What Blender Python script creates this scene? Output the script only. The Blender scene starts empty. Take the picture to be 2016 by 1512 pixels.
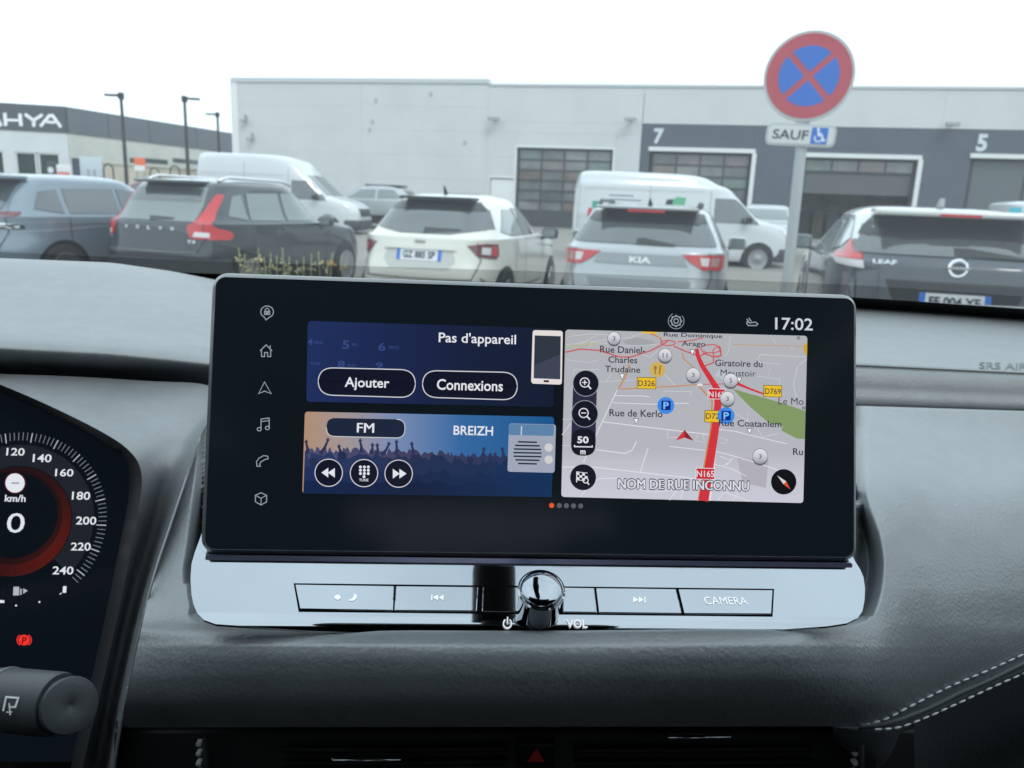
import bpy, bmesh, math, random
import numpy as np
from mathutils import Vector, Matrix

random.seed(7)
scene = bpy.context.scene
COL = scene.collection
rad = math.radians

# ------------------------------------------------------------------ camera
CAM_Z = 1.48
FPX, CX, CY = 1540.0, 1008.0, 756.0          # focal length in pixels of the 2016 px wide photograph
_y, _p, _r = rad(3.735), rad(13.0), rad(2.36)
fh = Vector((math.sin(_y), math.cos(_y), 0)); rh = Vector((math.cos(_y), -math.sin(_y), 0)); zv = Vector((0, 0, 1))
CF = math.cos(_p) * fh - math.sin(_p) * zv
_u = math.sin(_p) * fh + math.cos(_p) * zv
CR = math.cos(_r) * rh + math.sin(_r) * _u
CU = -math.sin(_r) * rh + math.cos(_r) * _u
CO = Vector((0, 0, CAM_Z))
camd = bpy.data.cameras.new('camera'); cam = bpy.data.objects.new('camera', camd); COL.objects.link(cam)
cam.matrix_world = Matrix(((CR.x, CU.x, -CF.x, CO.x), (CR.y, CU.y, -CF.y, CO.y), (CR.z, CU.z, -CF.z, CO.z), (0, 0, 0, 1)))
camd.sensor_width = 36.0; camd.lens = 36.0 * FPX / 2016.0
camd.clip_start = 0.01; camd.clip_end = 2000
camd.dof.use_dof = True; camd.dof.focus_distance = 0.385; camd.dof.aperture_fstop = 18.0
scene.camera = cam

# ------------------------------------------------------------------ sky, sun, exposure
SUN_EL, SUN_AZ = rad(48), rad(160)            # behind the camera and to the right, high, through thin cloud
world = bpy.data.worlds.new('World'); scene.world = world; world.use_nodes = True
wn, wl = world.node_tree.nodes, world.node_tree.links
wn.clear()
wo = wn.new('ShaderNodeOutputWorld'); bg = wn.new('ShaderNodeBackground'); wl.new(bg.outputs[0], wo.inputs[0])
sky = wn.new('ShaderNodeTexSky'); sky.sky_type = 'NISHITA'; sky.sun_disc = False
sky.sun_elevation = SUN_EL; sky.sun_rotation = SUN_AZ; sky.air_density = 1.3; sky.dust_density = 2.0
cl = wn.new('ShaderNodeTexNoise'); cl.inputs['Scale'].default_value = 2.2; cl.inputs['Detail'].default_value = 6
crp = wn.new('ShaderNodeValToRGB'); crp.color_ramp.elements[0].position = 0.30; crp.color_ramp.elements[1].position = 0.62
crp.color_ramp.elements[0].color = (0.72, 0.72, 0.72, 1); crp.color_ramp.elements[1].color = (1, 1, 1, 1)
tc = wn.new('ShaderNodeTexCoord'); wl.new(tc.outputs['Generated'], cl.inputs['Vector']); wl.new(cl.outputs['Fac'], crp.inputs[0])
mx = wn.new('ShaderNodeMixRGB'); wl.new(crp.outputs[0], mx.inputs[0]); wl.new(sky.outputs[0], mx.inputs[1])
mx.inputs[2].default_value = (14.9, 17.1, 18.6, 1)      # bright cloud deck
wl.new(mx.outputs[0], bg.inputs['Color']); bg.inputs['Strength'].default_value = 0.1
sl = bpy.data.lights.new('sun', 'SUN'); sl.energy = 1.0; sl.angle = rad(14); sl.color = (1.0, 0.97, 0.92)
sun = bpy.data.objects.new('sun', sl); COL.objects.link(sun)
_sd = Vector((math.sin(SUN_AZ) * math.cos(SUN_EL), math.cos(SUN_AZ) * math.cos(SUN_EL), math.sin(SUN_EL)))
sun.rotation_euler = (-_sd).to_track_quat('-Z', 'Y').to_euler()
vs = scene.view_settings; vs.view_transform = 'Standard'; vs.look = 'None'; vs.gamma = 1.0; vs.use_curve_mapping = False
vs.exposure = 0.0
scene.cycles.use_denoising = True
scene.cycles.max_bounces = 6; scene.cycles.diffuse_bounces = 3; scene.cycles.glossy_bounces = 4; scene.cycles.use_adaptive_sampling = True; scene.cycles.adaptive_threshold = 0.02; scene.cycles.transparent_max_bounces = 16
scene.cycles.caustics_reflective = False; scene.cycles.caustics_refractive = False
scene.cycles.sample_clamp_indirect = 4.0

# ------------------------------------------------------------------ pixel -> place helpers (photograph pixels, 2016 x 1512)
def ray(px, py):
    return CF + CR * ((px - CX) / FPX) - CU * ((py - CY) / FPX)
def PY(px, py, Y):                              # the point seen at that pixel at distance Y ahead in the cabin
    d = ray(px, py); return CO + d * (Y / d.y)
def PD(px, py, depth):                          # the point seen at that pixel, depth metres along the view
    d = ray(px, py); return CO + d * (depth / d.dot(fh))
def on_plane(px, py, o, n):
    d = ray(px, py); return CO + d * ((o - CO).dot(n) / d.dot(n))

# ------------------------------------------------------------------ materials
def lin(c):
    return tuple((v / 12.92 if v <= .04045 else ((v + .055) / 1.055) ** 2.4) for v in (x / 255 for x in c))
MATS = {}
def mat(name, col, rough=0.5, metal=0.0, spec=0.5, coat=0.0, emit=None, es=1.0, noise=None, bump=None, alpha=None, ior=None, coat_rough=0.03):
    """noise=(scale, amount) mottles the colour, bump=(scale, strength, distance) gives fine relief"""
    if name in MATS: return MATS[name]
    m = bpy.data.materials.new(name); m.use_nodes = True; MATS[name] = m
    nt = m.node_tree; b = nt.nodes['Principled BSDF']
    b.inputs['Base Color'].default_value = (*col, 1); b.inputs['Roughness'].default_value = rough
    b.inputs['Metallic'].default_value = metal; b.inputs['Specular IOR Level'].default_value = spec
    b.inputs['Coat Weight'].default_value = coat; b.inputs['Coat Roughness'].default_value = coat_rough
    if ior: b.inputs['IOR'].default_value = ior
    if emit:
        b.inputs['Emission Color'].default_value = (*emit, 1); b.inputs['Emission Strength'].default_value = es
    tcn = None
    if noise or bump:
        tcn = nt.nodes.new('ShaderNodeTexCoord')
    if noise:
        t = nt.nodes.new('ShaderNodeTexNoise'); t.inputs['Scale'].default_value = noise[0]; t.inputs['Detail'].default_value = 8
        t.inputs['Roughness'].default_value = 0.65
        nt.links.new(tcn.outputs['Object'], t.inputs['Vector'])
        r = nt.nodes.new('ShaderNodeValToRGB'); a = noise[1]
        r.color_ramp.elements[0].position = .3; r.color_ramp.elements[1].position = .72
        r.color_ramp.elements[0].color = (*[c * (1 - a) for c in col], 1); r.color_ramp.elements[1].color = (*[min(1, c * (1 + a)) for c in col], 1)
        nt.links.new(t.outputs['Fac'], r.inputs[0]); nt.links.new(r.outputs[0], b.inputs['Base Color'])
    if bump:
        t = nt.nodes.new('ShaderNodeTexVoronoi' if len(bump) > 3 else 'ShaderNodeTexNoise'); t.inputs['Scale'].default_value = bump[0]
        if len(bump) <= 3: t.inputs['Detail'].default_value = 4
        nt.links.new(tcn.outputs['Object'], t.inputs['Vector'])
        u = nt.nodes.new('ShaderNodeBump'); u.inputs['Strength'].default_value = bump[1]; u.inputs['Distance'].default_value = bump[2]
        nt.links.new(t.outputs[0], u.inputs['Height']); nt.links.new(u.outputs[0], b.inputs['Normal'])
    return m
def dusty(m, scale, thr):
    """a few pale dust specks lying on a surface"""
    nt = m.node_tree; b = nt.nodes['Principled BSDF']; src = b.inputs['Base Color'].links[0].from_socket
    t = nt.nodes.new('ShaderNodeTexCoord'); v = nt.nodes.new('ShaderNodeTexVoronoi'); v.inputs['Scale'].default_value = scale
    nt.links.new(t.outputs['Object'], v.inputs['Vector'])
    lt = nt.nodes.new('ShaderNodeMath'); lt.operation = 'LESS_THAN'; lt.inputs[1].default_value = thr; nt.links.new(v.outputs['Distance'], lt.inputs[0])
    sp_ = nt.nodes.new('ShaderNodeSeparateColor'); nt.links.new(v.outputs['Color'], sp_.inputs[0])
    gt = nt.nodes.new('ShaderNodeMath'); gt.operation = 'GREATER_THAN'; gt.inputs[1].default_value = .80; nt.links.new(sp_.outputs[0], gt.inputs[0])
    ml = nt.nodes.new('ShaderNodeMath'); ml.operation = 'MULTIPLY'; nt.links.new(lt.outputs[0], ml.inputs[0]); nt.links.new(gt.outputs[0], ml.inputs[1])
    mx_ = nt.nodes.new('ShaderNodeMixRGB'); mx_.inputs[2].default_value = (.75, .75, .72, 1); nt.links.new(ml.outputs[0], mx_.inputs[0]); nt.links.new(src, mx_.inputs[1])
    nt.links.new(mx_.outputs[0], b.inputs['Base Color'])
def glow(rgb, k=1.0):                           # a lit screen pixel of that picture colour
    c = tuple(max(0, v) for v in lin(rgb))
    m = mat('screen_%d_%d_%d' % rgb, (.005, .005, .006), 0.25, spec=.25, emit=c, es=k); m.cycles.emission_sampling = 'NONE'; return m
def ink(rgb, rough=.6):
    return mat('print_%d_%d_%d' % rgb, lin(rgb), rough)
def thin_glass(name, tint, refl, veil=0.0):
    if name in MATS: return MATS[name]
    m = bpy.data.materials.new(name); m.use_nodes = True; MATS[name] = m; nt = m.node_tree; nt.nodes.clear()
    o = nt.nodes.new('ShaderNodeOutputMaterial'); mixn = nt.nodes.new('ShaderNodeMixShader')
    t = nt.nodes.new('ShaderNodeBsdfTransparent'); t.inputs[0].default_value = (*tint, 1)
    g = nt.nodes.new('ShaderNodeBsdfGlossy'); g.inputs['Roughness'].default_value = 0.02
    fr = nt.nodes.new('ShaderNodeFresnel'); fr.inputs[0].default_value = refl
    veil_mix = nt.nodes.new('ShaderNodeMixShader'); veil_mix.inputs[0].default_value = veil; tr = nt.nodes.new('ShaderNodeBsdfTranslucent'); tr.inputs[0].default_value = (.9, .95, 1, 1)   # translucent mix adds a pale haze veil over the view
    nt.links.new(t.outputs[0], veil_mix.inputs[1]); nt.links.new(tr.outputs[0], veil_mix.inputs[2])
    nt.links.new(fr.outputs[0], mixn.inputs[0]); nt.links.new(veil_mix.outputs[0], mixn.inputs[1]); nt.links.new(g.outputs[0], mixn.inputs[2])
    nt.links.new(mixn.outputs[0], o.inputs[0]); return m

# ------------------------------------------------------------------ object helpers
class Thing:
    """An Empty at the thing's base that parents its parts; parts are given in world or local coordinates."""
    def __init__(s, name, label, cat, loc=(0, 0, 0), rotz=0.0, group=None, world=True):
        s.o = bpy.data.objects.new(name, None); COL.objects.link(s.o); s.o.empty_display_size = .1
        s.o.location = loc; s.o.rotation_euler = (0, 0, rotz); s.o['label'] = label; s.o['category'] = cat
        if group: s.o['group'] = group
        s.off = Vector(loc) if world else Vector((0, 0, 0))
    def part(s, name, vf, m, parent=None, smooth=False, label=None, kind=None):
        v, f = vf
        me = bpy.data.meshes.new(name); me.from_pydata([tuple(Vector(p) - s.off) for p in v], [], f); me.materials.append(m)
        return s.link(name, me, parent, smooth, label, kind)
    def link(s, name, me, parent=None, smooth=False, label=None, kind=None, m=None):
        if m and not me.materials: me.materials.append(m)
        if smooth: shade(me, smooth)
        o = bpy.data.objects.new(name, me); COL.objects.link(o); o.parent = parent or s.o
        if label: o['label'] = label
        if kind: o['kind'] = kind
        return o
def shade(me, ang=True):
    me.polygons.foreach_set('use_smooth', [True] * len(me.polygons))
    if ang is not True:
        try: me.set_sharp_from_angle(angle=rad(ang))
        except Exception: pass
def single(name, vf, m, kind=None, label=None, cat=None, group=None, smooth=False):
    me = bpy.data.meshes.new(name); me.from_pydata([tuple(p) for p in vf[0]], [], vf[1]); me.materials.append(m)
    if smooth: shade(me, smooth)
    o = bpy.data.objects.new(name, me); COL.objects.link(o)
    if kind: o['kind'] = kind
    if label: o['label'] = label
    if cat: o['category'] = cat
    if group: o['group'] = group
    return o
# --- shapes: every one returns (verts, faces)
def join(*vfs):
    V, F = [], []
    for v, f in vfs:
        n = len(V); V += list(v); F += [tuple(i + n for i in q) for q in f]
    return V, F
def box(x0, x1, y0, y1, z0, z1):
    v = [(x, y, z) for z in (z0, z1) for y in (y0, y1) for x in (x0, x1)]
    return [Vector(p) for p in v], [(0, 2, 3, 1), (4, 5, 7, 6), (0, 1, 5, 4), (2, 6, 7, 3), (0, 4, 6, 2), (1, 3, 7, 5)]
def xf(vf, M):
    return [M @ Vector(p) for p in vf[0]], vf[1]
def bm_vf(bm):
    bm.verts.index_update(); r = ([v.co.copy() for v in bm.verts], [tuple(v.index for v in f.verts) for f in bm.faces]); bm.free(); return r
def vf_bm(vf):
    bm = bmesh.new(); vs_ = [bm.verts.new(p) for p in vf[0]]
    for f in vf[1]:
        try: bm.faces.new([vs_[i] for i in f])
        except ValueError: pass
    return bm
def bevel(vf, w, seg=2, ang=30):
    bm = vf_bm(vf); bm.normal_update()
    es = [e for e in bm.edges if len(e.link_faces) == 2 and e.calc_face_angle(0) > rad(ang)]
    bmesh.ops.bevel(bm, geom=es, offset=w, segments=seg, profile=.5, affect='EDGES', clamp_overlap=True)
    return bm_vf(bm)
def bbox_(x0, x1, y0, y1, z0, z1, w=.01, seg=2):
    return bevel(box(x0, x1, y0, y1, z0, z1), w, seg)
def tube(path, r, n=10, caps=True):
    path = [Vector(p) for p in path]; R = r if isinstance(r, (list, tuple)) else [r] * len(path)
    V, F = [], []
    for i, p in enumerate(path):
        t = (path[min(i + 1, len(path) - 1)] - path[max(i - 1, 0)]).normalized()
        a = t.orthogonal().normalized() if i == 0 else (a - t * a.dot(t)).normalized()
        b = t.cross(a)
        for k in range(n):
            th = 2 * math.pi * k / n; V.append(p + (a * math.cos(th) + b * math.sin(th)) * R[i])
    for i in range(len(path) - 1):
        for k in range(n):
            F.append((i * n + k, i * n + (k + 1) % n, (i + 1) * n + (k + 1) % n, (i + 1) * n + k))
    if caps:
        F.append(tuple(range(n))[::-1]); F.append(tuple((len(path) - 1) * n + k for k in range(n)))
    return V, F
def lathe(o, axis, prof, n=32):
    """prof: (radius, height along axis) pairs"""
    axis = Vector(axis).normalized(); a = axis.orthogonal().normalized(); b = axis.cross(a); V, F = [], []
    for r, h in prof:
        for k in range(n):
            th = 2 * math.pi * k / n; V.append(Vector(o) + axis * h + (a * math.cos(th) + b * math.sin(th)) * r)
    for i in range(len(prof) - 1):
        for k in range(n):
            F.append((i * n + k, i * n + (k + 1) % n, (i + 1) * n + (k + 1) % n, (i + 1) * n + k))
    F.append(tuple(range(n))[::-1]); F.append(tuple((len(prof) - 1) * n + k for k in range(n)))
    return V, F
def grid(P, closed=False):
    """P[row][col] points -> quads"""
    nr, nc = len(P), len(P[0]); V = [p for r in P for p in r]; F = []
    for i in range(nr - 1):
        for j in range(nc - (0 if closed else 1)):
            k = (j + 1) % nc; F.append((i * nc + j, i * nc + k, (i + 1) * nc + k, (i + 1) * nc + j))
    return V, F
def prism(poly, fn, d0, d1):
    """a plane polygon (a, b) made solid: fn(a, b, d) gives the 3-D point, d the depth"""
    n = len(poly)
    V = [fn(a, b, d0) for a, b in poly] + [fn(a, b, d1) for a, b in poly]
    F = [tuple(range(n)), tuple(range(2 * n - 1, n - 1, -1))] + [(i, i + n, (i + 1) % n + n, (i + 1) % n) for i in range(n)]
    return V, F
def fix(vf):
    bm = vf_bm(vf); bmesh.ops.recalc_face_normals(bm, faces=bm.faces); return bm_vf(bm)
def catmull(pts, k):
    """smooth curve through rows of numbers, k steps between neighbours"""
    A = np.array(pts, float); out = []
    for i in range(len(A) - 1):
        p0, p1, p2, p3 = A[max(i - 1, 0)], A[i], A[i + 1], A[min(i + 2, len(A) - 1)]
        for s in range(k):
            t = s / k; out.append(.5 * (2 * p1 + (p2 - p0) * t + (2 * p0 - 5 * p1 + 4 * p2 - p3) * t * t + (3 * p1 - p0 - 3 * p2 + p3) * t ** 3))
    out.append(A[-1]); return np.array(out)
def rrect(x0, y0, x1, y1, r, seg=6):
    out = []
    for cx_, cy_, a0 in ((x1 - r, y1 - r, 0), (x0 + r, y1 - r, 90), (x0 + r, y0 + r, 180), (x1 - r, y0 + r, 270)):
        for k in range(seg + 1):
            a = rad(a0 + 90 * k / seg); out.append((cx_ + r * math.cos(a), cy_ + r * math.sin(a)))
    return out
def circle(cx_, cy_, rx, ry=None, n=28, a0=0, a1=360):
    ry = rx if ry is None else ry
    m_ = n if abs(a1 - a0) >= 360 else n + 1
    return [(cx_ + rx * math.cos(rad(a0 + (a1 - a0) * k / n)), cy_ + ry * math.sin(rad(a0 + (a1 - a0) * k / n))) for k in range(m_)]
def ribbon2(pts, w, closed=False):
    """a flat stroke through 2-D points; w one width or one per point"""
    n = len(pts); W = w if isinstance(w, (list, tuple)) else [w] * n; L, R = [], []
    for i in range(n):
        a = pts[(i - 1) % n] if (closed or i > 0) else pts[i]; b = pts[(i + 1) % n] if (closed or i < n - 1) else pts[i]
        p = pts[i]
        d1 = Vector((p[0] - a[0], p[1] - a[1])); d2 = Vector((b[0] - p[0], b[1] - p[1]))
        d1 = d1.normalized() if d1.length > 1e-9 else d2.normalized(); d2 = d2.normalized() if d2.length > 1e-9 else d1
        t = d1 + d2; t = t.normalized() if t.length > 1e-6 else d1
        k = min(1.6, 1 / max(.4, abs(t.dot(d1)))); nx, ny = -t.y * W[i] / 2 * k, t.x * W[i] / 2 * k
        L.append((p[0] + nx, p[1] + ny)); R.append((p[0] - nx, p[1] - ny))
    V = L + R; F = [(i, (i + 1) % n, (i + 1) % n + n, i + n) for i in range(n if closed else n - 1)]
    return V, F
_T = {}
def text2(s, bold=0.0, shear=0.0):
    """flat letter mesh, bounding box scaled to 0..1, plus its width / height"""
    if 'M' in s: bold = 0.0
    key = (s, bold, shear)
    if key not in _T:
        cu = bpy.data.curves.new('t', 'FONT'); cu.body = s; cu.size = 1; cu.offset = bold; cu.shear = shear; cu.resolution_u = 3
        o = bpy.data.objects.new('t', cu); COL.objects.link(o)
        dg = bpy.context.evaluated_depsgraph_get(); dg.update()
        me = bpy.data.meshes.new_from_object(o.evaluated_get(dg))
        v = [(p.co.x, p.co.y) for p in me.vertices]; f = [tuple(p.vertices) for p in me.polygons]
        bpy.data.objects.remove(o); bpy.data.curves.remove(cu); bpy.data.meshes.remove(me)
        xs = [p[0] for p in v]; ys = [p[1] for p in v]; w, h = max(xs) - min(xs), max(ys) - min(ys)
        _T[key] = ([((x - min(xs)) / w, (y - min(ys)) / h) for x, y in v], f, w / h)
    return _T[key]
def text_on(s, o, ax, ay, w, h, bold=0.0, shear=0.0):
    """letters laid on a plane: o lower-left corner, ax / ay unit axes"""
    v, f, _ = text2(s, bold, shear); o = Vector(o); ax = Vector(ax); ay = Vector(ay)
    return [o + ax * (a * w) + ay * (b * h) for a, b in v], f

# ================================================================== GROUND
ASPH = mat('lot_asphalt', (.25, .238, .212), .9, noise=(.35, .14), bump=(60, .3, .01))
BASEZ = .40                                    # the yard climbs gently to the workshop
def gz(y): return float(np.interp(y, [0, 13, 32, 60, 120, 400, 1600], [0, 0, BASEZ, .5, .6, .6, .6]))
ys_ = [-1500, -200, -40, 0, 6, 13, 18, 24, 32, 45, 60, 90, 120, 400, 1500]; xs2 = [-1500, -400, -120, -60, -30, -12, 0, 12, 30, 60, 120, 400, 1500]
single('ground', grid([[(x, y, gz(y)) for x in xs2] for y in ys_]), ASPH, kind='structure')
single('unseen_reflection_bank', grid([[(x, y, z + 1.2 * math.sin(x * .11) * (z > 1)) for x in range(-160, 161, 10)] for y, z in ((-26, -.05), (-30, 3.2), (-36, 5.5), (-60, 6))]), mat('reflection_bank_green', (.06, .075, .04), .95, noise=(.4, .5)), kind='structure', smooth=True)  # added unseen bank, gives the car tails a dark horizon to reflect
KERB = mat('kerb_concrete', (.42, .42, .40), .85, noise=(8, .15))
PLANT_Y = 3.6
single('planting_strip', fix(bbox_(-9, 1.35, PLANT_Y - .8, PLANT_Y + .8, -.05, .10, .02)), mat('planting_soil', (.10, .085, .06), .95, noise=(9, .4), bump=(30, .8, .03)), kind='structure')

def wallmap(o, d):
    """vertical plane through o along d (unit, horizontal): returns (pixel -> s, z) and (s, z, out) -> point"""
    n = Vector((d.y, -d.x, 0))
    if n.dot(CO - o) < 0: n = -n
    def inv(px, py):
        q = on_plane(px, py, o, n); return (q - o).dot(d), q.z
    def fw(s, z, out=0.0): return Vector((o.x, o.y, 0)) + d * s + n * out + zv * z
    return inv, fw
def wbox(fw, s0, s1, z0, z1, d0, d1):
    V = [fw(s, z, d) for d in (d0, d1) for z in (z0, z1) for s in (s0, s1)]
    return fix((V, [(0, 2, 3, 1), (4, 5, 7, 6), (0, 1, 5, 4), (2, 6, 7, 3), (0, 4, 6, 2), (1, 3, 7, 5)]))

# ================================================================== WORKSHOP BUILDING
WHITEC = mat('white_cladding', (.57, .58, .575), .55, noise=(.5, .05))
WHITEC2 = mat('white_cladding_weathered', (.555, .57, .565), .6, noise=(.8, .05))
DARKC = mat('slate_cladding', (.085, .10, .125), .5, noise=(.6, .08))
FRAMEW = mat('white_door_frame', (.72, .73, .73), .5)
DOORF = mat('door_frame_dark', (.045, .05, .058), .45)
PANES = [mat('door_pane_%s' % n_, c_, .05, spec=.8, noise=(1.5, .25)) for n_, c_ in (('grey', (.15, .16, .16)), ('dim', (.10, .11, .115)), ('green', (.12, .16, .14)), ('pale', (.20, .20, .19)), ('warm', (.17, .14, .13)))]
STEEL = mat('galvanised', (.42, .43, .44), .4, metal=.7)
w0 = PD(462, 300, 42.0); w1 = PD(2016, 300, 33.7); w0.z = w1.z = 0
wd = (w1 - w0).normalized()
WI, WF = wallmap(w0, wd)
wk = Thing('workshop_building', 'long white workshop with slate grey bay front and numbered doors', 'building', (w0.x, w0.y, BASEZ))
s_step = WI(962, 160)[0]; s_dark = WI(1265, 250)[0]; z_top1 = WI(700, 154)[1]; z_top2 = WI(1700, 169)[1]; s_end = WI(2016, 300)[0] + 14
z_dark = WI(1600, 250)[1]
SIDE = 26.0
wk.part('core', wbox(WF, .25, s_end - .2, BASEZ - .3, z_top2 - .35, -SIDE, -6.5), WHITEC2)
wk.part('roof_deck', wbox(WF, .25, s_end - .2, z_top2 - .6, z_top2 - .36, -6.48, -.24), WHITEC2)
# cladding panels, one by one
d1 = [WI(1018, 290), WI(1197, 450)]; d7 = [WI(1282, 298), WI(1466, 440)]; d6 = [WI(1584, 310), WI(1788, 440)]; d5 = [WI(1915, 312), WI(2120, 440)]; pdr = [WI(966, 350), WI(1010, 442)]
def openings(a):
    return a[0][0], a[1][0], a[0][1]
rows_z = [BASEZ - .1] + [WI(700, y)[1] for y in (392, 346, 301, 254, 208, 163)]
scol = [0.0, WI(712, 250)[0], s_step]
def clad(s0, s1, z0, z1, holes, m):
    """a panel less the parts covered by a door opening"""
    segs = [(s0, s1, z0, z1)]
    for hs0, hs1, hz in holes:
        out = []
        for a, b, c, d_ in segs:
            if b <= hs0 or a >= hs1 or c >= hz: out.append((a, b, c, d_)); continue
            if a < hs0: out.append((a, hs0, c, d_))
            if b > hs1: out.append((hs1, b, c, d_))
            if d_ > hz: out.append((max(a, hs0), min(b, hs1), hz, d_))
        segs = out
    for a, b, c, d_ in segs:
        if b - a > .03 and d_ - c > .03: wk.part('cladding_panel', wbox(WF, a + .003, b - .003, c + .002, d_ - .002, -.20, 0), m)
H1 = [(d1[0][0] - .1, d1[1][0] + .1, d1[0][1] + .1), (pdr[0][0], pdr[1][0], pdr[0][1])]
zr_ = rows_z + [z_top1 - .22]
for i in range(2):
    for j in range(len(zr_) - 1): clad(scol[i], scol[i + 1], zr_[j], zr_[j + 1], H1, WHITEC)
zr2 = rows_z[:-1] + [z_dark, z_top2 - .12] if z_dark > rows_z[-2] else rows_z[:-2] + [z_dark, z_top2 - .12]
zr2 = sorted(set(rows_z[:5] + [z_dark, z_top2 - .12]))
for j in range(len(zr2) - 1): clad(s_step, s_dark - .02, zr2[j], zr2[j + 1], H1, WHITEC)
s_ = s_dark
k = 0
while s_ < s_end - .5:
    clad(s_, min(s_end, s_ + 6.2), z_dark + .02, z_top2 - .12, [], WHITEC); s_ += 6.2; k += 1
HD = [(openings(d7)[0] - .05, openings(d7)[1] + .05, openings(d7)[2] + .05), (openings(d6)[0] - .05, openings(d6)[1] + .05, openings(d6)[2] + .05), (openings(d5)[0] - .05, openings(d5)[1] + .05, openings(d5)[2] + .05)]
dk = [s_dark] + [WI(x, 350)[0] for x in (1478, 1580, 1800, 1908)] + [s_end]
zdk = [BASEZ - .1, WI(1520, 350)[1], WI(1540, 290)[1], z_dark]
for i in range(len(dk) - 1):
    for j in range(3): clad(dk[i], dk[i + 1], zdk[j], zdk[j + 1], HD, DARKC)
wk.part('parapet_coping', wbox(WF, -.06, s_step + .02, z_top1 - .21, z_top1, -.5, .06), mat('coping_metal', (.52, .54, .55), .5))
wk.part('parapet_coping', wbox(WF, s_step + .04, s_end + .06, z_top2 - .115, z_top2, -.5, .05), MATS['coping_metal'])
wk.part('corner_trim', wbox(WF, -.10, .28, BASEZ - .1, z_top1 - .22, -.34, .035), mat('corner_white', (.74, .75, .75), .5))
wk.part('side_wall', wbox(WF, 0, .24, BASEZ - .3, z_top1 - .25, -SIDE, -.36), WHITEC2)
wk.part('corner_trim', wbox(WF, s_step - .06, s_step + .05, BASEZ - .1, z_top2 - .13, -.30, .03), WHITEC)
def sect_door(a, cols, rows, solid_bottom, nm, glassrows=None, pm=None):
    s0, z1 = a[0]; s1 = a[1][0]; z0 = BASEZ
    dr = wk.part(nm, join(wbox(WF, s0, s0 + .10, z0, z1, -.26, -.14), wbox(WF, s1 - .10, s1, z0, z1, -.26, -.14), wbox(WF, s0 + .10, s1 - .10, z1 - .10, z1, -.26, -.14), wbox(WF, s0 + .1, s1 - .1, z0, z0 + solid_bottom, -.25, -.16)), DOORF)
    ph = (z1 - .10 - z0 - solid_bottom) / rows; pw2 = (s1 - s0 - .2) / cols
    for j in range(rows):
        zb = z1 - .10 - (j + 1) * ph
        wk.part('rail', wbox(WF, s0 + .1, s1 - .1, zb, zb + .07, -.25, -.15), DOORF, parent=dr)
        for i in range(cols):
            if i: wk.part('mullion', wbox(WF, s0 + .1 + i * pw2 - .035, s0 + .1 + i * pw2 + .035, zb + .07, zb + ph, -.25, -.155), DOORF, parent=dr)
            wk.part('pane', wbox(WF, s0 + .1 + i * pw2 + .02, s0 + .1 + (i + 1) * pw2 - .02, zb + .03, zb + ph + .02, -.23, -.19), pm or random.choice(PANES), parent=dr)
        if glassrows and j + 1 >= glassrows: return zb
    return z0
sect_door(d1, 4, 6, .75, 'glazed_roller_door'); sect_door(d7, 4, 6, .6, 'glazed_roller_door')
zb6 = sect_door(d6, 4, 7, 0, 'raised_roller_door', 1); sect_door(d5, 2, 1, .4, 'panel_roller_door', None, mat('door_leaf_slate', (.115, .13, .14), .4))
# raised door leaves a dark bay with benches behind it
bay = wk.part('open_bay', join(wbox(WF, d6[0][0], d6[1][0], zb6 - .9, zb6, -.30, -.22)), mat('raised_leaf', (.10, .105, .11), .6))
wk.part('bay_floor', wbox(WF, d6[0][0], d6[1][0], BASEZ - .02, BASEZ + .02, -6, -.05), mat('bay_floor', (.5, .48, .44), .6), parent=bay)
wk.part('bay_back', wbox(WF, d6[0][0] - .5, d6[1][0] + .5, BASEZ, zb6, -5.2, -5.0), mat('bay_back', (.62, .58, .50), .8, noise=(1.5, .3)), parent=bay)
for k in range(7):
    a_ = d6[0][0] + .4 + k * .62; h_ = 1.0 + .5 * random.random()
    wk.part('workbench', wbox(WF, a_, a_ + .45, BASEZ + .02, BASEZ + h_, -3.6, -3.0), mat('bench_%d' % (k % 3), ((.06, .06, .07), (.16, .12, .08), (.10, .12, .14))[k % 3], .6), parent=bay)
# white door surrounds
for a in (d7, d6):
    s0, z1 = a[0]; s1 = a[1][0]
    wk.part('door_surround', join(wbox(WF, s0 - .12, s1 + .14, z1 + .02, z1 + .20, -.05, .10), wbox(WF, s1 + .02, s1 + .20, BASEZ, z1 + .019, -.05, .10)), FRAMEW)
wk.part('door_surround', wbox(WF, d5[0][0] - .12, d5[1][0] + .1, d5[0][1] + .02, d5[0][1] + .20, -.05, .10), FRAMEW)
s0, z1 = d1[0]
wk.part('door_surround', join(wbox(WF, s0 - .10, s0 - .005, BASEZ, z1 + .1, -.3, .02), wbox(WF, d1[1][0] + .005, d1[1][0] + .1, BASEZ, z1 + .1, -.3, .02), wbox(WF, s0 - .1, d1[1][0] + .1, z1 + .005, z1 + .1, -.3, .025)), FRAMEW)
pd_ = wk.part('personnel_door', wbox(WF, pdr[0][0] + .02, pdr[1][0] - .02, BASEZ, pdr[0][1] - .05, -.2, -.03), mat('personnel_door_white', (.72, .735, .73), .5))
wk.part('handle', wbox(WF, pdr[1][0] - .16, pdr[1][0] - .06, BASEZ + 1.0, BASEZ + 1.05, -.03, .03), STEEL, parent=pd_)
wk.part('door_head_trim', wbox(WF, pdr[0][0] - .05, pdr[1][0] + .05, pdr[0][1], pdr[0][1] + .08, -.05, .03), FRAMEW)
NUMG = mat('number_grey', (.62, .65, .68), .5)
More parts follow.
